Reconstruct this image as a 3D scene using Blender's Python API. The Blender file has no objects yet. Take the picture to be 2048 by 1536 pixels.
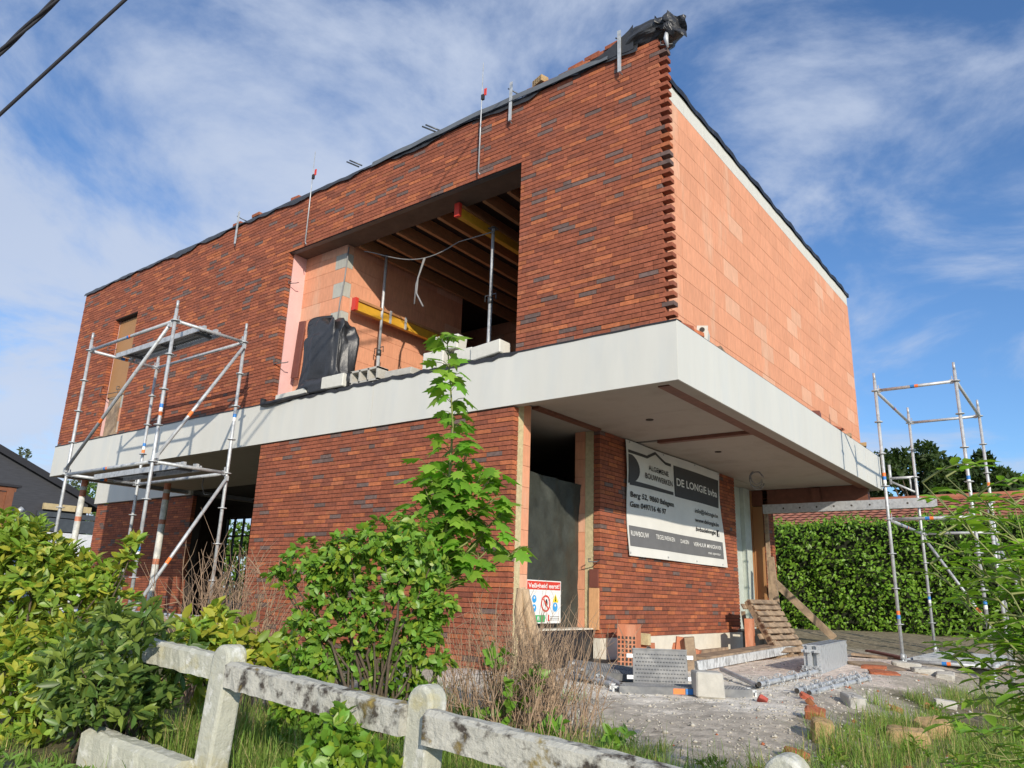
import bpy, math, random
import numpy as np
from mathutils import Vector, Matrix, noise as mnoise
R_=math.radians
S=bpy.context.scene
COL=S.collection
rng=np.random.default_rng(7); random.seed(7)

# ------------------------------------------------------------------ camera
cam_d=bpy.data.cameras.new('camera'); cam=bpy.data.objects.new('camera',cam_d); COL.objects.link(cam)
def cam_axes(yaw,pitch,roll):
    f=Vector((-math.sin(yaw)*math.cos(pitch),math.cos(yaw)*math.cos(pitch),math.sin(pitch)))
    r=Vector((math.cos(yaw),math.sin(yaw),0)); u=r.cross(f)
    return r*math.cos(roll)+u*math.sin(roll), -r*math.sin(roll)+u*math.cos(roll), f
_r,_u,_f=cam_axes(.658,.273,.032)
m=Matrix((( _r.x,_u.x,-_f.x,3.166),(_r.y,_u.y,-_f.y,-6.849),(_r.z,_u.z,-_f.z,.485),(0,0,0,1)))
cam.matrix_world=m
cam_d.sensor_width=36; cam_d.lens=1513.8/2048*36; cam_d.clip_start=.05; cam_d.clip_end=3000
S.camera=cam
# ------------------------------------------------------------------ sun and sky
SUN=Vector((2.35,-1.81,1.12)).normalized()
sd=bpy.data.lights.new('sun','SUN'); sd.energy=4.6; sd.angle=R_(.53); sd.color=(1,.90,.76)
so=bpy.data.objects.new('sun',sd); COL.objects.link(so); so.rotation_euler=SUN.to_track_quat('Z','Y').to_euler()
so.location=(20,-16,12)
W=bpy.data.worlds.new('World'); S.world=W; W.use_nodes=True
wn=W.node_tree; wn.nodes.clear()
def N(t,ty,**k):
    n=t.nodes.new(ty)
    for a,b in k.items(): setattr(n,a,b)
    return n
out=N(wn,'ShaderNodeOutputWorld'); bg=N(wn,'ShaderNodeBackground'); bg.inputs[1].default_value=.11
sky=N(wn,'ShaderNodeTexSky',sky_type='NISHITA'); sky.sun_disc=False
sky.sun_elevation=math.asin(SUN.z); sky.sun_rotation=math.atan2(SUN.x,SUN.y); sky.air_density=1.0; sky.dust_density=.5; sky.ozone_density=1.6
SKYZ=8.4
tc=N(wn,'ShaderNodeTexCoord'); sep=N(wn,'ShaderNodeSeparateXYZ'); wn.links.new(tc.outputs['Generated'],sep.inputs[0])
def wm(op,a,b=None,c=None):
    n=N(wn,'ShaderNodeMath',operation=op)
    for i,x in enumerate((a,b,c)):
        if x is None: continue
        if isinstance(x,(int,float)): n.inputs[i].default_value=x
        else: wn.links.new(x,n.inputs[i])
    return n.outputs[0]
zz=wm('ADD',wm('MAXIMUM',sep.outputs[2],0),.22)
cx=wm('DIVIDE',sep.outputs[0],zz); cy=wm('DIVIDE',sep.outputs[1],zz)
cmb=N(wn,'ShaderNodeCombineXYZ'); wn.links.new(cx,cmb.inputs[0]); wn.links.new(cy,cmb.inputs[1]); cmb.inputs[2].default_value=SKYZ
n1=N(wn,'ShaderNodeTexNoise'); n1.inputs['Scale'].default_value=2.1; n1.inputs['Detail'].default_value=10; n1.inputs['Roughness'].default_value=.60; n1.inputs['Distortion'].default_value=.35
wn.links.new(cmb.outputs[0],n1.inputs['Vector'])
# more cover towards the west (left), clear blue towards the north (right)
bias=wm('MULTIPLY_ADD',wm('ADD',wm('MULTIPLY',sep.outputs[0],-.85),wm('MULTIPLY',sep.outputs[1],-.55)),.15,.0)
cov=wm('ADD',n1.outputs['Fac'],bias)
mr=N(wn,'ShaderNodeMapRange',interpolation_type='SMOOTHSTEP'); wn.links.new(cov,mr.inputs['Value']); mr.inputs['From Min'].default_value=.385; mr.inputs['From Max'].default_value=.66; mr.inputs['To Max'].default_value=.9
n2=N(wn,'ShaderNodeTexNoise'); n2.inputs['Scale'].default_value=.8; n2.inputs['Detail'].default_value=4
wn.links.new(cmb.outputs[0],n2.inputs['Vector'])
cr=N(wn,'ShaderNodeMix',data_type='RGBA'); wn.links.new(n2.outputs['Fac'],cr.inputs['Factor'])
cr.inputs[6].default_value=(3.9,4.8,6.6,1); cr.inputs[7].default_value=(6.3,6.9,8.1,1)
tint=N(wn,'ShaderNodeMix',data_type='RGBA',blend_type='MULTIPLY'); tint.inputs['Factor'].default_value=1; wn.links.new(sky.outputs[0],tint.inputs[6]); tint.inputs[7].default_value=(.85,1.18,1.58,1)
mx=N(wn,'ShaderNodeMix',data_type='RGBA'); wn.links.new(mr.outputs[0],mx.inputs['Factor']); wn.links.new(tint.outputs[2],mx.inputs[6]); wn.links.new(cr.outputs[2],mx.inputs[7])
wn.links.new(mx.outputs[2],bg.inputs[0]); wn.links.new(bg.outputs[0],out.inputs[0])
vs=S.view_settings; vs.view_transform='Standard'; vs.look='None'; vs.exposure=0; vs.gamma=1; vs.use_curve_mapping=False
S.cycles.max_bounces=8; S.cycles.transparent_max_bounces=8

# ------------------------------------------------------------------ materials
def mat(name,col=(.5,.5,.5),rough=.8,metal=0,var=.15,vscale=6,bump=.0,bscale=40,attr=False,col2=None,c2scale=3,c2lo=.45,c2hi=.6,transl=0,spec=.5,stretch=None,col3=None,c3scale=9,c3lo=.55,c3hi=.65):
    m=bpy.data.materials.new(name); m.use_nodes=True; t=m.node_tree; b=t.nodes['Principled BSDF']
    b.inputs['Roughness'].default_value=rough; b.inputs['Metallic'].default_value=metal; b.inputs['Specular IOR Level'].default_value=spec
    tc=N(t,'ShaderNodeTexCoord'); vec=tc.outputs['Object']
    if stretch:
        mp=N(t,'ShaderNodeMapping'); mp.inputs['Scale'].default_value=stretch; t.links.new(vec,mp.inputs[0]); vec=mp.outputs[0]
    def noise(sc,det=5,ro=.6):
        n=N(t,'ShaderNodeTexNoise'); n.inputs['Scale'].default_value=sc; n.inputs['Detail'].default_value=det; n.inputs['Roughness'].default_value=ro; t.links.new(vec,n.inputs['Vector']); return n.outputs['Fac']
    if attr:
        a=N(t,'ShaderNodeAttribute'); a.attribute_name='Col'; c=a.outputs['Color']
    else:
        rgb=N(t,'ShaderNodeRGB'); rgb.outputs[0].default_value=(*col,1); c=rgb.outputs[0]
    def blend(c,c2,sc,lo,hi):
        mrr=N(t,'ShaderNodeMapRange'); t.links.new(noise(sc),mrr.inputs['Value']); mrr.inputs['From Min'].default_value=lo; mrr.inputs['From Max'].default_value=hi
        x=N(t,'ShaderNodeMix',data_type='RGBA'); t.links.new(mrr.outputs[0],x.inputs['Factor']); t.links.new(c,x.inputs[6]); x.inputs[7].default_value=(*c2,1)
        return x.outputs[2]
    if col2: c=blend(c,col2,c2scale,c2lo,c2hi)
    if col3: c=blend(c,col3,c3scale,c3lo,c3hi)
    if var>0:
        mrr=N(t,'ShaderNodeMapRange'); t.links.new(noise(vscale),mrr.inputs['Value']); mrr.inputs['From Min'].default_value=.25; mrr.inputs['From Max'].default_value=.75
        mrr.inputs['To Min'].default_value=1-var; mrr.inputs['To Max'].default_value=1+var
        x=N(t,'ShaderNodeMix',data_type='RGBA',blend_type='MULTIPLY'); x.inputs['Factor'].default_value=1; t.links.new(c,x.inputs[6]); t.links.new(mrr.outputs[0],x.inputs[7]); c=x.outputs[2]
    t.links.new(c,b.inputs['Base Color'])
    if bump>0:
        bp=N(t,'ShaderNodeBump'); bp.inputs['Strength'].default_value=bump; bp.inputs['Distance'].default_value=.02; t.links.new(noise(bscale,6,.65),bp.inputs['Height']); t.links.new(bp.outputs[0],b.inputs['Normal'])
    if transl>0:
        tr=N(t,'ShaderNodeBsdfTranslucent'); g=N(t,'ShaderNodeMix',data_type='RGBA',blend_type='MULTIPLY'); g.inputs['Factor'].default_value=1
        t.links.new(c,g.inputs[6]); g.inputs[7].default_value=(1.5,1.5,.6,1); t.links.new(g.outputs[2],tr.inputs[0])
        mxs=N(t,'ShaderNodeMixShader'); mxs.inputs[0].default_value=transl; t.links.new(b.outputs[0],mxs.inputs[1]); t.links.new(tr.outputs[0],mxs.inputs[2])
        t.links.new(mxs.outputs[0],t.nodes['Material Output'].inputs[0])
    return m
M={}
M['brick']=mat('brick',attr=True,rough=.88,var=.28,vscale=22,bump=.35,bscale=60,spec=.25)
M['clay']=mat('clay_block',attr=True,col2=(.66,.43,.30),c2scale=.55,c2lo=.58,c2hi=.8,rough=.9,var=.12,vscale=7,bump=.25,bscale=45,spec=.2,stretch=(4,4,1))
M['mortar']=mat('dark_mortar',(.035,.028,.024),.95)
M['fascia']=mat('fascia_board',(.61,.605,.55),.55,var=.05,vscale=1.6,col2=(.57,.58,.545),c2scale=2.2,c2lo=.48,c2hi=.7,stretch=(1.6,1.6,.35))
M['soffit']=mat('soffit_board',(.40,.36,.31),.7,var=.08,vscale=2,col2=(.32,.28,.235),c2scale=2,c2lo=.5,c2hi=.7)
M['brown_strip']=mat('brown_primer_wood',(.17,.065,.04),.6,var=.25,vscale=10)
M['insul_pink']=mat('pink_foam_board',(.72,.44,.41),.7,var=.06,vscale=8)
M['insul_yellow']=mat('mineral_wool',(.55,.46,.27),.95,var=.2,vscale=20,bump=.6,bscale=50)
M['plinth']=mat('cream_render',(.66,.62,.52),.85,var=.1,vscale=8,bump=.15,bscale=30)
M['membrane']=mat('black_membrane',(.022,.022,.024),.5,var=.3,vscale=9,bump=.3,bscale=14,col2=(.06,.055,.05),c2scale=5,c2lo=.55,c2hi=.7)
M['plastic']=mat('black_plastic',(.028,.029,.032),.38,var=.25,vscale=8,spec=.5,bump=.5,bscale=9)
M['cloth']=mat('dark_tarpaulin',(.038,.042,.034),.6,var=.45,vscale=4,bump=1.0,bscale=6)
M['concrete']=mat('concrete',(.45,.43,.38),.9,var=.15,vscale=9,bump=.3,bscale=40)
M['pale_render']=mat('pale_green_grey_render',(.47,.52,.47),.85,var=.12,vscale=7,bump=.2)
M['aerated']=mat('aerated_concrete',(.60,.59,.53),.9,var=.07,vscale=14,bump=.15,bscale=50)
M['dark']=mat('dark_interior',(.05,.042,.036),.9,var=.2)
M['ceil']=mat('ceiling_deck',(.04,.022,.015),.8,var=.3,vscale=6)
M['joist']=mat('timber_joist',(.42,.20,.085),.7,var=.25,vscale=8,stretch=(6,1,6))
M['timber']=mat('weathered_timber',(.36,.26,.17),.85,var=.3,vscale=9,bump=.3,bscale=30,col2=(.22,.16,.11),c2scale=5)
M['ply']=mat('brown_board',(.36,.19,.08),.7,var=.08,vscale=4)
M['redboard']=mat('red_brown_board',(.17,.055,.04),.6,var=.15)
M['galv']=mat('galvanised_steel',(.50,.52,.53),.5,.35,var=.18,vscale=14,col2=(.38,.40,.41),c2scale=16,c2lo=.5,c2hi=.65,spec=.4)
M['decksteel']=mat('deck_steel',(.15,.155,.16),.6,.2,var=.25,vscale=9,col2=(.21,.21,.205),c2scale=7); M['darksteel']=mat('dark_steel',(.12,.13,.135),.5,.7,var=.2)
M['orange']=mat('orange_marking',(.85,.20,.04),.5,var=.05); M['blue']=mat('blue_marking',(.03,.20,.55),.5,var=.05)
M['white']=mat('white_paint',(.78,.78,.75),.6,var=.05); M['red']=mat('red_paint',(.62,.05,.03),.5,var=.1); M['black']=mat('black_print',(.02,.02,.022),.55,var=.1)
M['yellow']=mat('yellow_beam_lacquer',(.62,.33,.03),.5,var=.15,vscale=9); M['signyellow']=mat('sign_yellow',(.85,.65,.03),.5,var=.04); M['green']=mat('sign_green',(.05,.42,.14),.5,var=.04); M['signblue']=mat('sign_blue',(.04,.34,.72),.5,var=.04)
M['banner']=mat('banner_vinyl',(.70,.70,.66),.55,var=.06,vscale=3); M['bannergrey']=mat('banner_print_grey',(.045,.045,.05),.5,var=.15,vscale=4); M['bannermid']=mat('banner_print_mid_grey',(.15,.15,.155),.5,var=.1)
M['cardboard']=mat('cardboard_tube',(.62,.62,.58),.6,var=.3,vscale=16,col2=(.42,.43,.42),c2scale=8,c2lo=.5,c2hi=.6)
M['fence']=mat('whitewashed_concrete',(.45,.45,.37),.92,var=.12,vscale=9,bump=.55,bscale=26,col2=(.40,.36,.20),c2scale=4.5,c2lo=.56,c2hi=.68,col3=(.60,.60,.54),c3scale=14)
M['fence_moss']=mat('lichened_concrete',(.44,.43,.37),.95,var=.15,vscale=12,bump=.8,bscale=22,col2=(.055,.045,.035),c2scale=13,c2lo=.50,c2hi=.62,col3=(.36,.27,.07),c3scale=6.5,c3lo=.57,c3hi=.68)
M['bark']=mat('bark',(.10,.075,.05),.9,var=.3,vscale=20,bump=.5); M['twig']=mat('dry_twig',(.34,.235,.155),.9,var=.35,vscale=14); M['stump']=mat('dead_wood',(.50,.36,.23),.95,var=.35,vscale=12,bump=.9,bscale=16,stretch=(3,3,.8))
M['stem']=mat('green_stem',(.22,.24,.08),.7,var=.2)
M['leaf']=mat('leaf',attr=True,rough=.42,var=.12,vscale=30,transl=.28,spec=.45)
M['leafm']=mat('matt_leaf',attr=True,rough=.6,var=.12,vscale=20,transl=.42,spec=.3)
M['grass']=mat('grass_blade',attr=True,rough=.7,var=.1,transl=.3,spec=.25)
M['stone']=mat('gravel_stone',attr=True,rough=.95,var=.15,vscale=20)
M['tile']=mat('red_roof_tile',(.36,.13,.07),.85,var=.25,vscale=2.5); M['slate']=mat('dark_slate',(.045,.047,.055),.75,var=.25,vscale=3,stretch=(1,1,8)); M['slatedge']=mat('dark_verge',(.02,.02,.024),.7)
M['brownwood']=mat('brown_stained_wood',(.20,.075,.035),.65,var=.2,vscale=5); M['yellowtile']=mat('yellow_stone',(.45,.36,.20),.9,var=.2); M['cable']=mat('cable_sheath',(.02,.02,.025),.6); M['greycable']=mat('grey_cable',(.22,.22,.22),.6)
M['stone_y']=mat('ochre_stone',(.40,.27,.13),.95,var=.35,vscale=9,bump=.6,bscale=25); M['whitewall']=mat('light_wall',(.6,.62,.64),.8)
M['floor']=mat('raw_floor',(.30,.28,.25),.95)

# ------------------------------------------------------------------ mesh helpers
class MB:
    def __init__(s): s.v=[];s.f=[];s.mi=[];s.c=[];s.sm=[]
    def add(s,vs,fs,mi=0,col=None,smooth=False):
        o=len(s.v); s.v.extend([tuple(map(float,v)) for v in vs])
        for f in fs: s.f.append(tuple(i+o for i in f)); s.mi.append(mi); s.c.append(col); s.sm.append(smooth)
        return s
    def box(s,a,b,mi=0,col=None):
        x0,y0,z0=[min(p,q) for p,q in zip(a,b)]; x1,y1,z1=[max(p,q) for p,q in zip(a,b)]
        return s.add([(x0,y0,z0),(x1,y0,z0),(x1,y1,z0),(x0,y1,z0),(x0,y0,z1),(x1,y0,z1),(x1,y1,z1),(x0,y1,z1)],
              [(0,3,2,1),(4,5,6,7),(0,1,5,4),(1,2,6,5),(2,3,7,6),(3,0,4,7)],mi,col)
    def obox(s,c,size,rot=None,mi=0,col=None,jit=0):
        h=[x/2 for x in size]; P=[]
        for z in (-1,1):
            for x,y in ((-1,-1),(1,-1),(1,1),(-1,1)):
                p=Vector((x*h[0]+random.uniform(-jit,jit),y*h[1]+random.uniform(-jit,jit),z*h[2]+random.uniform(-jit,jit)))
                if rot is not None: p=rot@p
                P.append(p+Vector(c))
        return s.add(P,[(0,3,2,1),(4,5,6,7),(0,1,5,4),(1,2,6,5),(2,3,7,6),(3,0,4,7)],mi,col)
    def bar(s,p0,p1,w,h,mi=0,up=(0,0,1),col=None):
        p0=Vector(p0);p1=Vector(p1);d=(p1-p0);L=d.length;d.normalize(); sd=d.cross(Vector(up))
        if sd.length<1e-4: sd=d.cross(Vector((1,0,0)))
        sd.normalize(); u=sd.cross(d)
        return s.obox((p0+p1)/2,(L,w,h),Matrix((d,sd,u)).transposed(),mi,col)
    def tube(s,pts,r,n=9,mi=0,cap=True,col=None,smooth=True):
        pts=[Vector(p) for p in pts]; rr=r if isinstance(r,(list,tuple)) else [r]*len(pts)
        V=[];F=[]; prev=None
        for i,p in enumerate(pts):
            d=(pts[min(i+1,len(pts)-1)]-pts[max(i-1,0)]).normalized()
            if prev is None:
                a=Vector((0,0,1)) if abs(d.z)<.9 else Vector((1,0,0)); x=d.cross(a).normalized()
            else:
                x=(prev-d*prev.dot(d)); x=x.normalized() if x.length>1e-6 else d.orthogonal().normalized()
            prev=x; y=d.cross(x)
            for k in range(n):
                t=2*math.pi*k/n; V.append(p+(x*math.cos(t)+y*math.sin(t))*rr[i])
        for i in range(len(pts)-1):
            for k in range(n): F.append((i*n+k,i*n+(k+1)%n,(i+1)*n+(k+1)%n,(i+1)*n+k))
        s.add(V,F,mi,col,smooth)
        if cap:
            o=len(s.v)-len(V)
            for rng_,rev in ((range(n),True),(range((len(pts)-1)*n,len(pts)*n),False)):
                f=[o+k for k in rng_]; s.f.append(tuple(f[::-1] if rev else f)); s.mi.append(mi); s.c.append(col); s.sm.append(False)
        return s
    def build(s,name,mats,parent=None,loc=None):
        me=bpy.data.meshes.new(name); me.from_pydata(s.v,[],s.f)
        if not isinstance(mats,(list,tuple)): mats=[mats]
        for m_ in mats: me.materials.append(M[m_] if isinstance(m_,str) else m_)
        me.polygons.foreach_set('material_index',s.mi); me.polygons.foreach_set('use_smooth',s.sm)
        if any(c is not None for c in s.c):
            ca=me.color_attributes.new('Col','FLOAT_COLOR','CORNER'); buf=[]
            for f,c in zip(s.f,s.c): buf.extend([*(c or (.5,.5,.5)),1.0]*len(f))
            ca.data.foreach_set('color',buf)
        me.update(); return link(name,me,parent,loc)
def link(name,me,parent=None,loc=None):
    o=bpy.data.objects.new(name,me); COL.objects.link(o)
    if parent is not None:
        o.parent=parent
        L=Vector(); p=parent
        while p is not None: L+=p.location; p=p.parent
        o.location=-L
    if loc is not None: o.location=loc
    return o
def sub(mb,name,m_,parent):
    o=mb.build(name,m_); o.parent=parent; return o   # sub-part: shares its part's origin
def tag(o,label,cat,group=None,kind=None):
    if label: o['label']=label
    if cat: o['category']=cat
    if group: o['group']=group
    if kind: o['kind']=kind
    return o
def empty(name,loc,label,cat,group=None):
    o=bpy.data.objects.new(name,None); COL.objects.link(o); o.location=loc; o.empty_display_size=.2
    return tag(o,label,cat,group)
def npmesh(name,V,F,mats,cols=None,parent=None,smooth=False):
    """V (n,3) array, F (m,k) int array of equal sized faces, cols (m,3) per face"""
    me=bpy.data.meshes.new(name); k=F.shape[1]; n=len(F)
    me.vertices.add(len(V)); me.vertices.foreach_set('co',V.astype(np.float32).ravel())
    me.loops.add(n*k); me.loops.foreach_set('vertex_index',F.astype(np.int32).ravel())
    me.polygons.add(n); me.polygons.foreach_set('loop_start',np.arange(0,n*k,k,dtype=np.int32))
    me.polygons.foreach_set('loop_total',np.full(n,k,np.int32))
    for m_ in (mats if isinstance(mats,(list,tuple)) else [mats]): me.materials.append(M[m_])
    me.update(calc_edges=True)
    if smooth: me.polygons.foreach_set('use_smooth',np.ones(n,bool))
    if cols is not None:
        ca=me.color_attributes.new('Col','FLOAT_COLOR','CORNER')
        c=np.concatenate([np.repeat(cols,k,axis=0),np.ones((n*k,1))],1).astype(np.float32); ca.data.foreach_set('color',c.ravel())
    me.validate(); return link(name,me,parent)
def copy_tree(o,parent=None):
    c=o.copy(); COL.objects.link(c); c.parent=parent
    for ch in list(o.children): copy_tree(ch,c)
    return c

# ------------------------------------------------------------------ brick laying
def pal_brick():
    r=random.random(); k=random.uniform(.85,1.15)
    if r<.60: c=(.232,.073,.040)
    elif r<.76: c=(.185,.062,.038)
    elif r<.89: c=(.315,.102,.045)
    elif r<.93: c=(.275,.095,.048)
    else: c=(.118,.080,.070)
    return tuple(x*k*1.28 for x in c)
def pal_clay():
    k=random.uniform(.95,1.05); r=random.random()
    c=(.66,.31,.185) if r<.90 else (.68,.38,.25)
    return tuple(x*k for x in c)
def pal_grey():
    k=random.uniform(.9,1.1); return tuple(x*k for x in (.42,.42,.37))
def lay(mb,O,U,Nn,x0,x1,z0,z1,ch,L,depth,joint,pal,holes=(),jit=.002,bond='wild',tooth=None,full=False):
    O=Vector(O);U=Vector(U);Nn=Vector(Nn);Z=Vector((0,0,1)); nc=int(round((z1-z0)/ch)); ch=(z1-z0)/nc
    flip=U.cross(Z).dot(Nn)<0
    for ci in range(nc):
        za=z0+ci*ch; zb=za+ch-joint; zm=(za+zb)/2
        iv=[(x0,x1)]
        for hx0,hx1,hz0,hz1 in holes:
            if hz0<zm<hz1:
                nv=[]
                for a,b in iv:
                    if hx1<=a or hx0>=b: nv.append((a,b)); continue
                    if hx0>a: nv.append((a,hx0))
                    if hx1<b: nv.append((hx1,b))
                iv=nv
        for a,b in iv:
            if tooth and abs(b-x1)<1e-6: b=b-tooth(ci)
            s=a; first=True
            while s<b-.01:
                ln=L
                if first:
                    ln=L*(random.choice((.25,.5,.75,1,.62)) if bond=='wild' else (.5 if ci%2 else 1)); first=False
                elif bond=='wild' and random.random()<.10: ln=L*.5
                e=min(s+ln,b)
                if b-e<.04: e=b
                ee=e-(min(joint,.0045) if e<b-1e-6 else 0); c=pal(); j=random.uniform(-jit,jit); zt=random.uniform(-jit,jit)*.5
                P=[]
                for dd in (j,-depth):
                    for (ss,z_) in ((s,za+zt),(ee,za+zt),(ee,zb+zt),(s,zb+zt)): P.append(O+U*ss+Z*z_+Nn*dd)
                F=[(0,1,2,3),(1,5,6,2),(4,0,3,7),(3,2,6,7),(4,5,1,0)]
                if full: F.append((5,4,7,6))
                if flip: F=[f[::-1] for f in F]
                mb.add(P,F,0,c)
                s=e
XP=(1,0,0);YP=(0,1,0);XN=(-1,0,0);YN=(0,-1,0)
ZF0=2.65;ZF1=3.293;ZT=6.86;XS=-2.113;WX0,WX1,WZ=-6.95,-2.11,5.885;SX0,SX1,SZ=-12.9,-11.94,5.875

# ================================================================== GROUND
def sstep(a,b,x): t=np.clip((x-a)/(b-a),0,1); return t*t*(3-2*t)
_gn=np.random.default_rng(3); _gw=[(_gn.uniform(.5,5),_gn.uniform(0,6.28),_gn.uniform(0,6.28)) for _ in range(14)]
def gz(x,y):
    x=np.asarray(x,float);y=np.asarray(y,float)
    z=np.interp(y,[-30,-7,-5.3,-4.5,-3.0,-1.9,-.7,8,10.5,14],[-.95,-.85,-.40,-.42,-.44,-.42,-.30,-.30,-.04,-.06])
    z=z-.2*sstep(.9,2.3,x)*sstep(-2.5,0,y)*(1-sstep(8,10,y))
    w=0
    for f,a,p in _gw: w=w+np.sin(f*(x*np.cos(a)+y*np.sin(a))*1.3+p)/f**.9
    near=np.exp(-((x)**2+(y)**2)/900.)
    pad=1-.75*sstep(-1.2,-.6,y)*(1-sstep(4,7,y))
    return z+w*.012*near*pad
xs=np.concatenate([-np.geomspace(600,7,26),np.arange(-6.6,6.61,.07),np.geomspace(7,600,26)])
ys=np.concatenate([-np.geomspace(400,8,18),np.arange(-7.6,13,.07),np.geomspace(13.1,700,28)])
GX,GY=np.meshgrid(xs,ys); GZ=gz(GX,GY)
fine=np.array([[0.0]])
hh=np.random.default_rng(5).normal(0,1,GX.shape)*.0035
inner=(np.abs(GX)<6.6)&(GY>-7.6)&(GY<13); GZ=GZ+hh*inner
nx,ny=len(xs),len(ys); ii=np.arange(nx*ny).reshape(ny,nx)
F=np.stack([ii[:-1,:-1],ii[:-1,1:],ii[1:,1:],ii[1:,:-1]],-1).reshape(-1,4)
fx=GX.ravel()[F].mean(1);fy=GY.ravel()[F].mean(1)
def wob(x,y,s,k): return np.sin(x*s+k)*np.cos(y*s*1.27+k*2)+.6*np.sin(x*s*2.3+y*s*1.9+k*3)+.4*np.cos(x*s*4.1-y*s*3.7+k)
soil=np.array([.20,.165,.115]);gravel=np.array([.45,.40,.325]);pale=np.array([.80,.74,.63]);pink=np.array([.72,.58,.48]);road=np.array([.30,.31,.34]);turf=np.array([.10,.11,.045])
def mixc(c,c2,t): return c*(1-t[:,None])+c2*t[:,None]
C_=np.repeat(soil[None],len(F),0)
C_=mixc(C_,turf,np.clip(.45+.3*wob(fx,fy,1.7,1),0,1))
gmask=sstep(-2.9,-2.1,fy+.25*wob(fx,fy,2.2,.3))*(1-sstep(1.15,1.75,fx+.2*wob(fx,fy,2,2)))*sstep(-3.6,-2.4,fx)*(1-sstep(7.5,9,fy))
gmask=np.maximum(gmask,.7*sstep(3.2,4.2,fy)*(1-sstep(8,9,fy))*sstep(-3,-2.2,fx)*(1-sstep(2.3,3,fx)))
C_=mixc(C_,gravel*(1),gmask)
pmask=sstep(-1.15,-.55,fy+.22*wob(fx,fy,2.6,4))*(1-sstep(.55,1.15,fx+.25*wob(fx,fy,1.9,5)))*(1-sstep(6,8,fy))*sstep(-3,-2,fx)
C_=mixc(C_,pale,pmask*.9); C_=mixc(C_,pink,pmask*sstep(1.6,2.6,fy)*.75)
C_=mixc(C_,np.array([.30,.25,.17]),.75*sstep(8.2,9.5,fy)*(1-sstep(12,14,fy)))
C_=mixc(C_,road,sstep(5.0,5.25,-fy+.1*wob(fx,fy,3,1)))
C_=C_*(1+.10*np.random.default_rng(9).normal(0,1,(len(F),1)))
M['ground']=mat('ground_soil',attr=True,rough=.95,var=.3,vscale=11,bump=.6,bscale=40,spec=.15)
g=npmesh('ground',np.stack([GX.ravel(),GY.ravel(),GZ.ravel()],1),F,'ground',np.clip(C_,.01,1),None,True); g['kind']='structure'
def gzs(x,y): return float(gz(x,y))
# loose gravel
def stones(n,xr,yr,maskf,smin,smax,colf,seed):
    r=np.random.default_rng(seed); P=[]
    x=r.uniform(*xr,n*4);y=r.uniform(*yr,n*4);k=r.random(n*4)<maskf(x,y);x=x[k][:n];y=y[k][:n];n=len(x)
    s=r.uniform(smin,smax,n)*(1+.8*(r.random(n)<.08)); z=gz(x,y)
    T=np.array([(1,0,0),(0,1,0),(-1,0,0),(0,-1,0),(0,0,.7),(0,0,-.7)]); TF=np.array([(0,1,4),(1,2,4),(2,3,4),(3,0,4),(1,0,5),(2,1,5),(3,2,5),(0,3,5)])
    a=r.uniform(0,6.28,n); V=T[None]*r.uniform(.6,1.3,(n,6,1)); ca,sa=np.cos(a)[:,None],np.sin(a)[:,None]
    V=np.stack([V[...,0]*ca-V[...,1]*sa,V[...,0]*sa+V[...,1]*ca,V[...,2]],-1)*s[:,None,None]+np.stack([x,y,z+s*.2],-1)[:,None]
    Fc=(TF[None]+(np.arange(n)*6)[:,None,None]).reshape(-1,3)
    return V.reshape(-1,3),Fc,np.repeat(colf(r,n),8,0)
def greyc(r,n): return np.clip(np.array([.46,.43,.365])*r.uniform(.7,1.15,(n,1)),.02,.8)
v1,f1,c1=stones(3600,(-2.2,1.9),(-2.7,5),lambda x,y:.12+.5*sstep(-2.6,-1.4,y)*(1-sstep(0,2.5,y)),.005,.014,greyc,1)
v2,f2,c2=stones(1500,(-3.0,3.5),(-6.2,-5.0),lambda x,y:np.ones_like(x)*.8,.005,.014,greyc,2)
v3,f3,c3=stones(240,(.8,2.6),(-2.5,5),lambda x,y:np.ones_like(x)*.8,.006,.02,lambda r,n:np.where(r.random((n,1))<.4,np.array([[.40,.13,.06]]),np.array([[.5,.47,.42]]))*r.uniform(.6,1.3,(n,1)),4)
o=npmesh('gravel',np.concatenate([v1,v2,v3]),np.concatenate([f1,f2+len(v1),f3+len(v1)+len(v2)]),'stone',np.concatenate([c1,c2,c3]))
tag(o,'loose grey gravel and brick crumbs strewn over the building site','gravel',kind='stuff')

# ================================================================== HOUSE
house=empty('brick_house',(-7,4,-.3),'two-storey red brick house shell under construction with white concrete band and cantilever','house')
# upper brick leaf with toothed corner
mb=MB()
lay(mb,(0,.03,0),XP,YN,-14.6,-.04,ZF1+.02,ZT,.0566,.238,.10,.0085,pal_brick,[(WX0,WX1,0,WZ),(SX0,SX1,0,SZ)],tooth=lambda c:.0 if c%2 else .105)
# toothing returns: headers laid around the corner on alternate courses
mb.build('brick_wall','brick',house)
mb=MB()  # mortar bed behind the bricks
for a,b,z0,z1 in ((-14.59,SX0-.012,ZF1,ZT-.03),(SX1+.012,WX0-.012,ZF1,ZT-.03),(WX1+.012,-.17,ZF1,ZT-.03),(SX0-.012,SX1+.012,SZ+.012,ZT-.03),(WX0-.012,WX1+.012,WZ+.012,ZT-.03)):
    mb.box((a,.039,z0),(b,.125,z1))
mb.build('mortar_bed','mortar',house)
mb=MB()
mb.box((SX1+.005,.14,ZF1+.01),(WX0+.0,.40,6.0)); mb.build('insulation','insul_pink',house); mb=MB(); mb.box((-14.5,.14,ZF1+.01),(SX0-.005,.40,6.0))
mb.build('insulation','insul_pink',house)
mb=MB(); mb.box((WX1-.0+.02,.14,ZF1+.01),(-.36,.40,6.0)); mb.build('insulation','insul_pink',house)
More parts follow.
